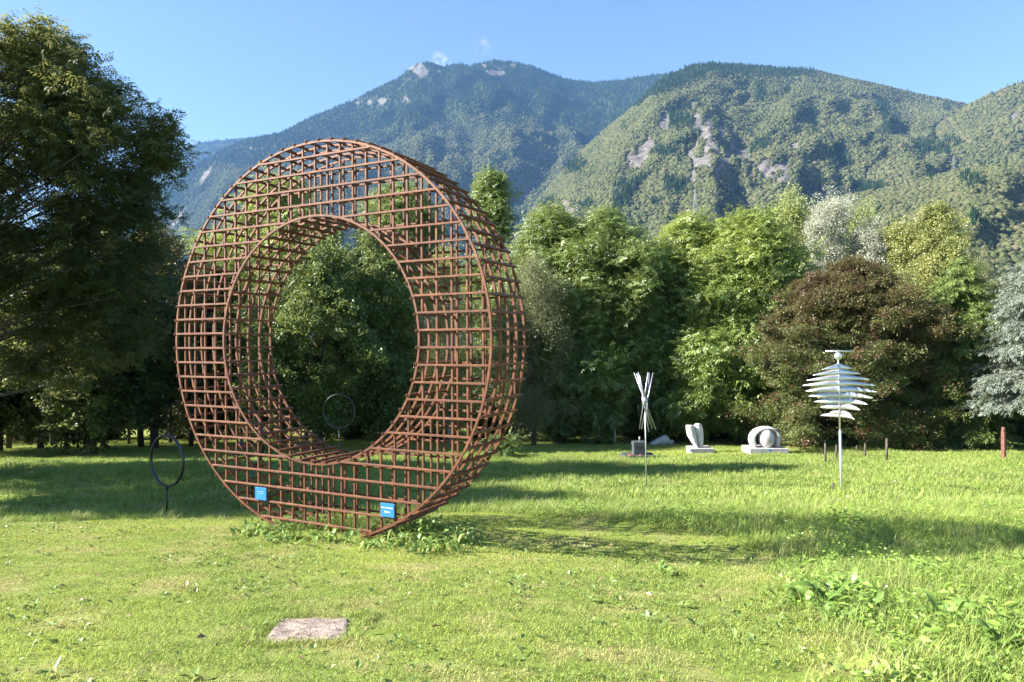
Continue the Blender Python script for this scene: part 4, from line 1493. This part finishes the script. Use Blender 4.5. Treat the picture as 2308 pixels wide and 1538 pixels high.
# pylons on the hill
M_pyl = surf_mat('dull zinc', [(0.4, (0.30, 0.30, 0.31)), (0.6, (0.38, 0.38, 0.39))], 1, 0.7)
def pylon(label, u, vtop, vbot, Y):
    a, b_ = at(u, vtop, Y), at(u, vbot, Y)
    t = thing('pylon', label, 'pylon', b_)
    h_ = a.z - b_.z; w = h_ * 0.09
    mb = MB()
    for sx in (-1, 1):
        for sy in (-1, 1):
            mb.tube([(sx * w, sy * w, -6), (sx * w * 0.25, sy * w * 0.25, h_)], h_ * 0.0045, 4)
    mb.obj('mast', M_pyl, t)
    mb = MB()
    for k in range(9):
        z0, z1 = h_ * k / 9, h_ * (k + 1) / 9
        w0, w1 = w * (1 - .75 * k / 9), w * (1 - .75 * (k + 1) / 9)
        mb.tube([(-w0, -w0, z0), (w1, -w1, z1)], h_ * 0.0028, 4); mb.tube([(w0, -w0, z0), (-w1, -w1, z1)], h_ * 0.0028, 4)
    o = mb.obj('bracing', M_pyl, t)
    for z in (0.72, 0.83, 0.94):
        mb = MB(); mb.tube([(-h_ * 0.1, 0, h_ * z), (0, 0, h_ * z + h_ * 0.02), (h_ * 0.1, 0, h_ * z)], h_ * 0.005, 4); mb.obj('cross_arm', M_pyl, t)


pylon('lattice power pylon low on the hillside above the trees', 1567, 428, 482, 1150)
pylon('lattice power pylon on the hillside near the right edge', 2150, 352, 392, 1080)


# ------------------------------------------------------------------ trees
def sprig_compound(name, mat, seed, nl=4, size=0.55, ll=0.15, lw=0.052, droop=0.2):
    """ash like sprig: several compound leaves"""
    r = np.random.RandomState(seed)
    P, R = [], []
    for k in range(nl):
        a0 = (k / nl) * 6.28 + r.rand(); up = 0.7 * r.rand() - 0.1
        L = size * (0.7 + 0.4 * r.rand())
        for j in range(4):
            s = 0.25 + 0.22 * j
            c = np.array([math.cos(a0), math.sin(a0), 0]) * L * s
            z = L * (up * s - droop * s * s)
            for sg in (-1, 1):
                P.append([c[0], c[1], z]); R.append([sg * 0.4 + r.randn() * 0.25, 0.35 + r.randn() * 0.25, a0 + sg * 0.95])
        P.append([math.cos(a0) * L, math.sin(a0) * L, L * (up - droop)]); R.append([0, 0.5, a0])
    P, R = np.array(P), np.array(R)
    V, F = leaves(P, R, ll * (0.8 + 0.4 * r.rand(len(P))), lw)
    return source(name, V, F, mat)


def sprig_simple(name, mat, seed, n=22, size=0.3, ll=0.10, lw=0.075, flat=0.5, tiltv=0.6, hang=0.1):
    r = np.random.RandomState(seed)
    d = r.randn(n, 3); d /= np.linalg.norm(d, axis=1)[:, None]
    P = d * (size * (0.35 + 0.65 * r.rand(n)))[:, None]
    P[:, 2] *= flat
    R = np.stack([r.randn(n) * tiltv, hang + r.randn(n) * tiltv, r.rand(n) * 6.28], 1)
    V, F = leaves(P, R, ll * (0.7 + 0.6 * r.rand(n)), lw * (0.7 + 0.6 * r.rand(n)))
    return source(name, V, F, mat)


def sprig_needle(name, mat, seed, n=34, size=0.55, ll=0.16, lw=0.022):
    r = np.random.RandomState(seed)
    s = r.rand(n)
    sg = np.where(r.rand(n) < 0.5, -1, 1)
    P = np.stack([s * size, sg * 0.14 * (1 - s) * r.rand(n), -0.10 * s * s - 0.03 * r.rand(n)], 1)
    R = np.stack([r.randn(n) * 0.3, 0.25 + r.randn(n) * 0.25, sg * (0.9 - 0.5 * s) + r.randn(n) * 0.15], 1)
    V, F = leaves(P, R, ll * (0.6 + 0.7 * r.rand(n)), lw)
    return source(name, V, F, mat)


LM = dict(
    ash_dark=leaf_mat('dark ash leaf', (0.013, 0.029, 0.007), (0.040, 0.072, 0.015), 0.42, None, 0.5, 0.03, tint=((0.24, 0.26, 0.05), 3.5, 9.0, 0.75)),  # yellow-green tint paints sunlight coming through the top sprays
    maple=leaf_mat('maple leaf', (0.015, 0.034, 0.009), (0.050, 0.092, 0.02), 0.42, ((0.10, 0.16, 0.03), 0.12), 0.5, 0.035),
    rusty=leaf_mat('rust tinged leaf', (0.035, 0.060, 0.018), (0.085, 0.11, 0.03), 0.38, ((0.22, 0.10, 0.05), 0.10), 0.5, 0.05, tint=((0.20, 0.11, 0.05), 1.5, 4.5, 0.6)),
    green=leaf_mat('green leaf', (0.095, 0.155, 0.035), (0.20, 0.285, 0.06), 0.38, None, 0.45, 0.06),
    mid=leaf_mat('mid green leaf', (0.055, 0.10, 0.024), (0.14, 0.215, 0.048), 0.36, None, 0.45, 0.05),
    lime=leaf_mat('light green leaf', (0.12, 0.195, 0.038), (0.25, 0.35, 0.065), 0.42, None, 0.45, 0.06, tint=((0.27, 0.33, 0.06), 1.5, 4.5, 0.6)),
    birch=leaf_mat('yellowing birch leaf', (0.17, 0.20, 0.05), (0.34, 0.35, 0.10), 0.42, ((0.32, 0.27, 0.08), 0.12), 0.6, 0.06),
    willow=leaf_mat('grey green leaf', (0.11, 0.13, 0.055), (0.22, 0.24, 0.10), 0.3, None, 0.6, 0.06),
    white=leaf_mat('silver leaf', (0.28, 0.30, 0.23), (0.55, 0.56, 0.47), 0.25, ((0.22, 0.26, 0.14), 0.15), 0.6, 0.03),
    pale=leaf_mat('pale poplar leaf', (0.19, 0.24, 0.08), (0.34, 0.39, 0.14), 0.4, None, 0.6, 0.06),
    yellow=leaf_mat('yellow poplar leaf', (0.22, 0.25, 0.07), (0.40, 0.41, 0.13), 0.4, ((0.16, 0.20, 0.06), 0.3), 0.6, 0.06),
    beech=leaf_mat('copper beech leaf', (0.055, 0.080, 0.022), (0.13, 0.165, 0.045), 0.28, ((0.12, 0.06, 0.035), 0.14), 0.6, 0.03, tint=((0.105, 0.048, 0.034), -1.6, 2.2, 0.65)),
    cedar=leaf_mat('cedar needle', (0.10, 0.16, 0.04), (0.20, 0.27, 0.07), 0.15, None, 0.6, 0.04),
    blue=leaf_mat('blue cedar needle', (0.15, 0.19, 0.15), (0.30, 0.34, 0.28), 0.1, None, 0.6, 0.04),
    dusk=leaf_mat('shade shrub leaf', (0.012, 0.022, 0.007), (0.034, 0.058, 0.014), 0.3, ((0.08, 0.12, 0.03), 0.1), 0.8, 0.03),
    fir=leaf_mat('fir needle', (0.020, 0.040, 0.018), (0.05, 0.085, 0.03), 0.1, None, 0.6, 0.04),
)
SP = dict(
    ash_dark=[sprig_compound('ash_sprig', LM['ash_dark'], s, 4, 0.44, 0.14, 0.044) for s in (1, 2)],
    maple=[sprig_simple('maple_sprig', LM['maple'], s, 20, 0.34, 0.12, 0.11, 0.45, 0.45, 0.15) for s in (3, 4)],
    rusty=[sprig_simple('rust_sprig', LM['rusty'], s, 20, 0.32, 0.10, 0.075, 0.5, 0.6, 0.15) for s in (5, 6)],
    green=[sprig_compound('leaf_sprig', LM['green'], s, 5, 0.48, 0.13, 0.052) for s in (7, 8)],
    mid=[sprig_simple('leaf_sprig', LM['mid'], s, 22, 0.34, 0.115, 0.09, 0.5, 0.5, 0.15) for s in (9, 10)],
    lime=[sprig_compound('leaf_sprig', LM['lime'], s, 5, 0.52, 0.15, 0.055) for s in (11, 12)],
    birch=[sprig_simple('birch_sprig', LM['birch'], s, 20, 0.36, 0.07, 0.05, 0.8, 0.9, 0.5) for s in (13, 14)],
    willow=[sprig_simple('twig_sprig', LM['willow'], s, 24, 0.36, 0.08, 0.03, 0.9, 0.9, 0.5) for s in (15, 16)],
    white=[sprig_simple('poplar_sprig', LM['white'], s, 40, 0.36, 0.065, 0.055, 0.9, 0.9, 0.4) for s in (17, 18)],
    pale=[sprig_simple('poplar_sprig', LM['pale'], s, 24, 0.34, 0.09, 0.08, 0.9, 0.9, 0.4) for s in (19, 20)],
    yellow=[sprig_simple('poplar_sprig', LM['yellow'], s, 24, 0.34, 0.09, 0.08, 0.9, 0.9, 0.4) for s in (21, 22)],
    beech=[sprig_simple('beech_sprig', LM['beech'], s, 26, 0.34, 0.075, 0.05, 0.28, 0.45, 0.15) for s in (23, 24)],
    cedar=[sprig_needle('cedar_sprig', LM['cedar'], s, 36, 0.55, 0.13, 0.030) for s in (25, 26)],
    blue=[sprig_needle('cedar_sprig', LM['blue'], s, 36, 0.6, 0.12, 0.026) for s in (27, 28)],
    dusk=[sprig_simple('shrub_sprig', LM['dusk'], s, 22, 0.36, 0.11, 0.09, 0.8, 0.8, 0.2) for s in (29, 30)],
    fir=[sprig_needle('fir_sprig', LM['fir'], s, 34, 0.5, 0.12, 0.028) for s in (31, 32)],
)


def shape_w(kind, t):
    t = min(max(t, 0.0), 1.0)
    if kind == 'round': return max(0.0, 1 - abs(2 * t - 1) ** 2.4) ** 0.55
    if kind == 'spread': return max(0.0, math.sin(PI * (0.10 + 0.86 * t ** 0.8))) ** 0.6
    if kind == 'vase': return (0.45 + 0.55 * math.sin(PI * min(1, t * 0.85))) * max(0.0, 1 - t ** 5) ** 0.6
    if kind == 'column': return max(0.0, 1 - abs(2 * t - 1) ** 4) ** 0.7 * (1 - 0.35 * t)
    if kind == 'spire': return max(0.03, (1 - t) ** 0.75) * min(1, 0.6 + t * 4)
    if kind == 'dome': return max(0.0, 1 - t ** 3.0) ** 0.62
    if kind == 'fan': return (0.75 + 0.25 * math.sin(PI * t)) * max(0.0, 1 - t ** 3.2) ** 0.7
    return 1.0


def tree(name, label, u, Y, vtop, vbot, wpx, kind, leafk, ncl, nsp, rc=0.75, tr=0.16, bark=None, seed=0, group=None, lean=0.0, limbs=None, sc=1.0, hollow=0.5,
         yoff=0.0, depth=1.0, upright=0.0, cat='tree', extra=(), flat=1.0):
    """u, wpx, vtop, vbot: where and how large the crown stands, at depth Y"""
    r = random.Random(seed * 7 + 3); rn = np.random.RandomState(seed + 900)
    c = at(u, vtop, Y)
    g = hz(c.x, Y)
    zt = c.z - g; zb = at(u, vbot, Y).z - g; W = wpx / FPX * Y
    T = thing(name, label, cat, (c.x, Y, g), 0, group)
    H_ = zt - zb
    cl = []
    ph = [r.random() * 6.28 for _ in range(6)]
    tries = 0
    while len(cl) < ncl and tries < ncl * 40:
        tries += 1
        t = r.random() ** 0.85
        az = r.random() * 2 * PI
        w = W * shape_w(kind, t)
        lob = 1 + 0.16 * math.sin(3 * az + ph[0] + 5 * t) + 0.13 * math.sin(5 * az + ph[1] - 9 * t) + 0.10 * math.sin(2 * az + ph[2] + 14 * t)
        rad = w * lob * (hollow + (1 - hollow) * r.random() ** 0.6) * r.uniform(0.86, 1.13) - rc * 0.5
        if rad < 0: rad = r.random() * 0.3
        cl.append((rad * math.cos(az) + lean * t * H_, rad * math.sin(az) * depth, zb + H_ * t * (1 - 0.10 * (rad / max(W, .1)) ** 2) - rc * 0.35 * (t > 0.8) + r.uniform(-0.04, 0.05) * H_ * (t > 0.5), az, rad, t))
    for (eu, ev0, ev1, ew, en, edy) in extra:          # further boughs of the same crown
        c1 = at(eu, (ev0 + ev1) / 2, Y); hh = (ev1 - ev0) / 2 / FPX * Y; ww = ew / FPX * Y
        for _ in range(en):
            az = r.random() * 2 * PI; t = r.random() * 2 - 1
            rad = ww * math.sqrt(max(0, 1 - t * t)) * (0.25 + 0.75 * r.random() ** 0.6) * r.uniform(0.8, 1.15)
            cl.append((c1.x - c.x + rad * math.cos(az), edy + rad * math.sin(az) * depth, c1.z - g + t * hh, az, rad, 0.5))
    # limbs
    lb = MB()
    topz = zb + H_ * 0.72
    tp = [(0, 0, -0.2), (0.02, 0, 0.25), (lean * 0.1 * H_ + r.uniform(-.1, .1), r.uniform(-.1, .1), max(zb, zt * 0.22)), (lean * 0.35 * H_ + r.uniform(-.25, .25), r.uniform(-.2, .2), zb + H_ * 0.38), (lean * 0.7 * H_, 0, topz)]
    lb.tube(tp, [tr * 1.35, tr, tr * 0.85, tr * 0.55, tr * 0.12], 9)
    step = max(1, len(cl) // (limbs or 26))
    for q in cl[::step]:
        cx, cy, cz = q[:3]
        s0 = min(0.85, max(0.12, (cz / topz) * (0.35 + 0.35 * r.random())))
        z0 = s0 * topz
        f = min(1, max(0, (z0 - zb) / (topz - zb + .01)))
        x0 = lean * H_ * 0.7 * f
        m_ = (x0 + (cx - x0) * 0.45 + r.uniform(-.15, .15), cy * 0.45 + r.uniform(-.15, .15), z0 + (cz - z0) * (0.6 if kind != 'spire' else 0.9))
        r0 = tr * (0.42 - 0.25 * s0) * min(1, 0.4 + q[4] / max(W, .1))
        lb.tube([(x0, 0, z0), m_, (cx, cy, cz)], [r0, r0 * 0.6, r0 * 0.15], 6)
    lb.obj('trunk', bark or M_bark, T, True)
    # sprigs
    P, R, S = [], [], []
    for (cx, cy, cz, az, rad, t) in cl:
        n = int(nsp * 0.62 * r.uniform(0.7, 1.3))
        rr = rc * r.choice((0.6, 0.8, 1.0, 1.0, 1.2, 1.5))
        d = rn.randn(n, 3); d /= np.linalg.norm(d, axis=1)[:, None]
        k = 0.35 + 0.7 * rn.rand(n) ** 0.5
        d[:, 2] = np.where(rn.rand(n) < 0.6, np.abs(d[:, 2]), d[:, 2])
        q = d * (rr * k)[:, None]
        q[:, 2] *= (0.78 + upright) * flat
        # curve down at the rim like a hanging bough
        q[:, 2] -= 0.10 * rr * (q[:, 0] ** 2 + q[:, 1] ** 2) / rr ** 2
        q += [cx, cy, cz]
        P.append(q)
        out = np.arctan2(q[:, 1], q[:, 0] - lean * t * H_)
        R.append(np.stack([rn.randn(n) * 0.5, rn.randn(n) * 0.5, out + rn.randn(n) * 1.2], 1))
        S.append(sc * (0.7 + 0.6 * rn.rand(n)))
    o = scatter('crown', np.concatenate(P), np.concatenate(R), np.concatenate(S), SP[leafk], parent=T)
    o['kind'] = 'stuff'
    return T


def conifer(name, label, u, Y, vtop, vbot, wpx, leafk, nlay, nbr, seed, tr=0.18, droop=0.3, sc=1.0, skirt=1.0, group=None, power=0.8):
    r = random.Random(seed * 5 + 1); rn = np.random.RandomState(seed + 700)
    c = at(u, vtop, Y); g = hz(c.x, Y)
    zt = c.z - g; zb = at(u, vbot, Y).z - g; W = wpx / FPX * Y
    T = thing(name, label, 'tree', (c.x, Y, g), 0, group)
    lb = MB(); lb.tube([(0, 0, -0.2), (0, 0, zt * 0.5), (0, 0, zt)], [tr, tr * 0.6, 0.015], 9)
    P, R, S = [], [], []
    for i in range(nlay):
        t = i / (nlay - 1)
        z = zb + (zt - zb) * t ** 0.9
        w = W * max(0.05, (1 - t) ** power) * skirt
        for k in range(max(3, int(nbr * (1 - 0.6 * t)))):
            az = r.random() * 6.28; L = w * r.uniform(0.6, 1.15)
            zz = z + r.uniform(-.15, .15)
            n = max(4, int(L / 0.13))
            s = np.linspace(0.12, 1, n)
            dz = 0.18 * s * L - droop * L * s ** 2.2
            pts = np.stack([np.cos(az) * L * s, np.sin(az) * L * s, zz + dz], 1)
            if k % 2 == 0: lb.tube([(0, 0, zz), tuple(pts[n // 2]), tuple(pts[-1])], [tr * 0.16 * (1 - .7 * t), tr * 0.08, 0.006], 5)
            for rep in range(3):
                jit = rn.randn(n, 3) * [0.09, 0.09, 0.05]
                P.append(pts + jit)
                R.append(np.stack([rn.randn(n) * 0.3, 0.15 + 0.5 * droop + rn.randn(n) * 0.2, az + (rep - 1) * 0.65 + rn.randn(n) * 0.25], 1))
                S.append(sc * (0.6 + 0.5 * rn.rand(n)) * (0.6 + 0.4 * min(1, L)))
    lb.obj('trunk', M_bark, T, True)
    o = scatter('crown', np.concatenate(P), np.concatenate(R), np.concatenate(S), SP[leafk], parent=T)
    o['kind'] = 'stuff'
    return T


# --- left side
tree('ash_tree', 'tall dark ash towering over the left side, its top sprays tinted yellow green for sunlight', -200, 19.5, 60, 800, 330, 'vase', 'ash_dark', 190, 16, 0.46, 0.30, seed=1, limbs=80, hollow=0.12, sc=0.88, lean=0.12,
     extra=[(25, 55, 420, 110, 70, 0), (92, 42, 330, 62, 40, 0.3), (172, 125, 420, 92, 56, -0.2), (262, 220, 500, 92, 56, 0), (350, 262, 400, 45, 22, 0.2), (240, 380, 640, 130, 50, 0.4), (70, 380, 700, 160, 60, 0.5), (60, 640, 900, 120, 34, 1.2), (230, 600, 820, 100, 30, 1.0)])
tree('maple_tree', 'broad dark maple with a double trunk behind the two hanging cages', 200, 29, 500, 985, 235, 'column', 'maple', 260, 42, 0.8, 0.24, seed=3, hollow=0.3)
tree('maple_tree', 'dark maple filling the lower left edge of the picture', -10, 30, 520, 985, 210, 'column', 'maple', 190, 42, 0.8, 0.22, seed=4, hollow=0.35)
tree('maple_tree', 'rust topped tree just left of the steel ring', 345, 33, 530, 980, 110, 'round', 'rusty', 100, 40, 0.8, 0.2, seed=5, hollow=0.3)
tree('maple_tree', 'dark tree seen through the left lattice of the ring', 465, 36, 600, 985, 110, 'round', 'maple', 80, 40, 0.85, 0.2, seed=6, hollow=0.3)
# --- behind the ring
tree('lime_tree', 'yellow green sunlit tree rising behind the upper left of the ring', 625, 45, 418, 900, 175, 'round', 'lime', 150, 40, 1.1, 0.25, seed=7, hollow=0.35, sc=1.25)
tree('lime_tree', 'green tree rising behind the upper right of the ring', 900, 44, 430, 800, 130, 'round', 'green', 110, 40, 1.05, 0.25, seed=8, hollow=0.35, sc=1.25)
tree('maple_tree', 'big dark maple framed by the left half of the ring hole', 715, 30, 560, 975, 150, 'round', 'mid', 150, 42, 0.75, 0.2, seed=9, hollow=0.4, sc=0.95)
tree('maple_tree', 'dark maple framed by the right half of the ring hole', 860, 32, 530, 975, 110, 'column', 'mid', 110, 42, 0.75, 0.2, seed=10, hollow=0.4)
tree('poplar_tree', 'slim bright tree whose tip stands just right of the ring top', 1105, 40, 408, 760, 62, 'column', 'green', 70, 40, 0.8, 0.2, seed=11, hollow=0.2, sc=1.1, upright=0.4)
tree('birch_tree', 'yellowing birch with a pale trunk behind the right side of the ring', 1010, 33, 560, 970, 105, 'round', 'birch', 110, 40, 0.65, 0.1, M_bark_pale, seed=12, hollow=0.3, upright=0.3)
tree('hornbeam_tree', 'feathery grey green small tree right of the ring', 1200, 33, 600, 985, 105, 'round', 'willow', 110, 46, 0.65, 0.12, seed=13, hollow=0.3, upright=0.2)
tree('juniper_bush', 'low pale green bush beside the right foot of the ring', 1130, 26, 985, 1025, 42, 'round', 'cedar', 14, 26, 0.32, 0.05, seed=14, hollow=0.1, sc=0.6, cat='bush')
# --- middle
tree('ash_tree', 'round green ash left of the middle with bare stems showing', 1245, 37, 500, 970, 150, 'round', 'green', 190, 42, 0.95, 0.22, seed=15, hollow=0.45, sc=1.1)
tree('ash_tree', 'round headed green ash standing behind the rod sculpture', 1365, 36, 500, 965, 150, 'round', 'green', 190, 42, 0.95, 0.22, seed=16, hollow=0.45, sc=1.1)
tree('willow_tree', 'lower grey green tree filling the gap between the two ashes', 1400, 40, 640, 930, 100, 'round', 'mid', 80, 38, 0.85, 0.16, seed=17, hollow=0.3)
tree('hazel_tree', 'bushy green small tree behind the rods, its leaves near the ground', 1345, 34, 760, 985, 75, 'round', 'green', 60, 40, 0.6, 0.1, seed=18, hollow=0.3)
tree('ash_tree', 'bright yellow green ash left of the copper beech', 1560, 37, 515, 970, 140, 'round', 'lime', 180, 42, 0.95, 0.22, seed=19, hollow=0.45, sc=1.1)
tree('ash_tree', 'tallest bright green ash right beside the copper beech', 1690, 35, 512, 960, 155, 'round', 'lime', 210, 42, 0.9, 0.24, seed=20, hollow=0.45, sc=1.1)
tree('ash_tree', 'green tree filling in behind the round ash left of the middle', 1290, 43, 520, 900, 110, 'round', 'mid', 80, 40, 1.0, 0.2, seed=40, hollow=0.3, sc=1.2)
tree('ash_tree', 'green tree filling in behind the bright ashes', 1630, 43, 530, 900, 120, 'round', 'green', 90, 40, 1.0, 0.2, seed=41, hollow=0.3, sc=1.2)
tree('ash_tree', 'green tree low between the bright ash and the copper beech', 1765, 36, 620, 960, 85, 'round', 'green', 80, 40, 0.8, 0.2, seed=42, hollow=0.3)
tree('maple_tree', 'dark tree between the two middle ashes', 1465, 43, 560, 950, 90, 'round', 'maple', 80, 40, 0.9, 0.2, seed=21, hollow=0.3)
tree('hazel_tree', 'low green tree filling the space below the ash crowns left of the rods', 1260, 34.5, 740, 985, 95, 'round', 'green', 90, 40, 0.7, 0.1, seed=43, hollow=0.3)
tree('hazel_tree', 'low yellow green tree just right of the rod sculpture top', 1480, 35, 700, 980, 85, 'round', 'green', 90, 40, 0.7, 0.1, seed=44, hollow=0.3)
tree('hazel_tree', 'low light green tree between the petal and the egg sculptures', 1660, 33.5, 700, 960, 95, 'round', 'lime', 100, 40, 0.7, 0.1, seed=45, hollow=0.3)
tree('sapling', 'low light green branches hanging behind the petal sculpture', 1570, 33, 760, 965, 85, 'fan', 'lime', 50, 38, 0.6, 0.08, seed=22, hollow=0.2, cat='tree')
# --- right
tree('poplar_tree', 'pale green poplar left of the silver poplar', 1785, 50, 462, 800, 58, 'column', 'pale', 60, 40, 0.95, 0.18, seed=23, hollow=0.2, sc=1.2, upright=0.4)
tree('poplar_tree', 'silver white poplar standing above the copper beech', 1870, 48, 462, 850, 92, 'spread', 'white', 120, 42, 0.9, 0.2, seed=24, hollow=0.3, sc=1.2, upright=0.3)
tree('poplar_tree', 'smaller silver poplar right of the tall silver one', 1955, 47, 515, 850, 52, 'round', 'white', 60, 40, 0.8, 0.16, seed=25, hollow=0.25, sc=1.15, upright=0.3)
tree('poplar_tree', 'pale green poplar tip behind the two silver poplars', 1940, 54, 490, 800, 55, 'column', 'pale', 45, 40, 1.0, 0.16, seed=26, hollow=0.25, sc=1.25, upright=0.4)
tree('poplar_tree', 'short bright yellow poplar above the right of the copper beech', 2030, 46, 512, 820, 48, 'column', 'yellow', 60, 40, 0.8, 0.16, seed=27, hollow=0.25, sc=1.15, upright=0.3)
tree('poplar_tree', 'tall yellow poplar with a dark stem at the right', 2110, 44, 478, 800, 82, 'spread', 'yellow', 90, 40, 0.8, 0.18, seed=28, hollow=0.3, sc=1.1, upright=0.3, limbs=36)
tree('poplar_tree', 'grey green tree behind the cedar at the right', 2200, 50, 575, 850, 70, 'round', 'willow', 70, 40, 0.9, 0.18, seed=29, hollow=0.3, sc=1.2)
tree('copper_beech', 'wide copper beech, dark red above and green below, behind the wind sculpture', 1918, 30.0, 590, 985, 222, 'dome', 'beech', 560, 44, 0.56, 0.2, seed=30, flat=0.5, depth=0.85, hollow=0.55, limbs=70)
conifer('cedar_tree', 'green cedar with drooping sprays right of the copper beech', 2165, 29, 585, 1000, 112, 'cedar', 28, 18, 31, droop=0.32, power=0.45)
conifer('blue_cedar', 'grey blue cedar at the right edge of the picture', 2375, 26, 520, 905, 145, 'blue', 24, 16, 32, droop=0.22, power=0.55)
tree('maple_tree', 'dark tree in the shade under the blue cedar at right', 2270, 33, 740, 975, 110, 'round', 'dusk', 80, 40, 0.8, 0.15, seed=33, hollow=0.3)
# low branches, shrubs and the trees outside the left edge that shade the lawn
hedge = [(40, 40, 900, 995, 130), (230, 42, 895, 995, 120), (420, 42, 890, 995, 120), (600, 42, 880, 995, 120), (790, 40, 890, 998, 110), (960, 40, 880, 998, 110), (1120, 38, 880, 996, 90),
         (1230, 37, 890, 996, 80), (1440, 40, 890, 990, 90), (1590, 39, 850, 996, 90), (1740, 39, 850, 996, 90), (1880, 38, 850, 1000, 100), (2060, 37, 860, 1005, 100), (2220, 35, 850, 1008, 100), (2350, 33, 850, 1010, 80)]
hl = ['far left corner', 'left, behind the hanging cages', 'left edge of the steel ring', 'left lattice of the ring', 'hole of the ring', 'right lattice of the ring', 'bush right of the ring', 'feathery grey tree', 'dark stone block',
      'petal sculpture', 'egg sculpture', 'copper beech', 'cedar', 'notched post', 'blue cedar at the right edge']
for i, (u, Y, vt, vb, w) in enumerate(hedge):
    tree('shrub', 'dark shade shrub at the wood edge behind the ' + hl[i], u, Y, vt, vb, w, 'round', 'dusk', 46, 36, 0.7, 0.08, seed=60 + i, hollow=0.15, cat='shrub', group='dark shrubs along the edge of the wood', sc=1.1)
# thin trunks in the shade at left
tl_ = [(20, 34), (60, 38), (92, 33), (118, 37), (150, 31.5), (207, 31.2), (232, 36), (290, 37), (318, 34), (352, 33), (384, 38), (430, 34), (470, 37), (640, 34), (690, 38), (880, 36), (1290, 41), (1306, 43), (1322, 40), (1340, 44), (1352, 42)]
for i, (u, Y) in enumerate(tl_):
    b0 = at(u, 1000, Y); g = hz(b0.x, Y); r = random.Random(i)
    T = thing('thin_tree', 'slender dark trunk among others in the shade under the wood edge', 'tree', (b0.x, Y, g), 0, 'slender trunks in the shade of the wood')
    h_ = r.uniform(3.2, 5.0); w = r.uniform(0.06, 0.13)
    mb = MB(); mb.tube([(0, 0, -0.2), (r.uniform(-.1, .1), 0, h_ * 0.5), (r.uniform(-.3, .3), 0, h_)], [w * 1.2, w, w * 0.6], 8)
    for k in range(4):
        z = h_ * r.uniform(0.5, 0.95); a = r.random() * 6.28
        mb.tube([(0, 0, z), (0.5 * math.cos(a), 0.5 * math.sin(a), z + 0.35), (1.0 * math.cos(a), 1.0 * math.sin(a), z + 0.5)], [w * 0.35, w * 0.2, 0.01], 5)
    mb.obj('trunk', M_bark, T, True)
    rn = np.random.RandomState(i); n = 60
    P = np.stack([rn.randn(n) * 0.8, rn.randn(n) * 0.8, h_ - 0.3 + rn.randn(n) * 0.5], 1)
    o = scatter('crown', P, thin_rot(n, rn, 0.4), 0.8 + 0.5 * rn.rand(n), SP['dusk'], parent=T); o['kind'] = 'stuff'

# trees just outside the left edge whose shade lies on the lawn and maples
tree('ash_tree', 'tree outside the left edge that shades the near left lawn', -640, 13.6, 60, 720, 270, 'round', 'ash_dark', 150, 44, 0.8, 0.2, seed=90, hollow=0.2)
tree('ash_tree', 'tree outside the left edge beside the one nearest the camera', -600, 17.2, 80, 740, 240, 'round', 'ash_dark', 130, 44, 0.85, 0.2, seed=93, hollow=0.2)
tree('ash_tree', 'unseen tall tree added outside the left edge to shade the maples', -330, 28.5, 250, 800, 190, 'round', 'ash_dark', 110, 40, 0.9, 0.2, seed=92, hollow=0.2)  # out of view, added to keep the left maples in shade
tree('ash_tree', 'tree outside the left edge farther along the lawn', -420, 33, 240, 700, 200, 'round', 'ash_dark', 110, 40, 0.95, 0.2, seed=91, hollow=0.2)

# far wood closing the view behind the garden
r = np.random.RandomState(99)
n = 2600
yy = 58 + 60 * r.rand(n); xx = (r.rand(n) * 2 - 1) * 95
P = np.stack([xx, yy, H(xx, yy) - 0.5], 1)
S = np.stack([2.6 + 1.6 * r.rand(n)] * 2 + [3.4 + 2.0 * r.rand(n)], 1)
o = scatter('distant_wood', P, np.stack([np.zeros(n), np.zeros(n), r.rand(n) * 6.28], 1), S, HILL_SRC[:2])
tag(o, 'dark wood closing the view behind the garden trees', 'forest', kind='stuff')
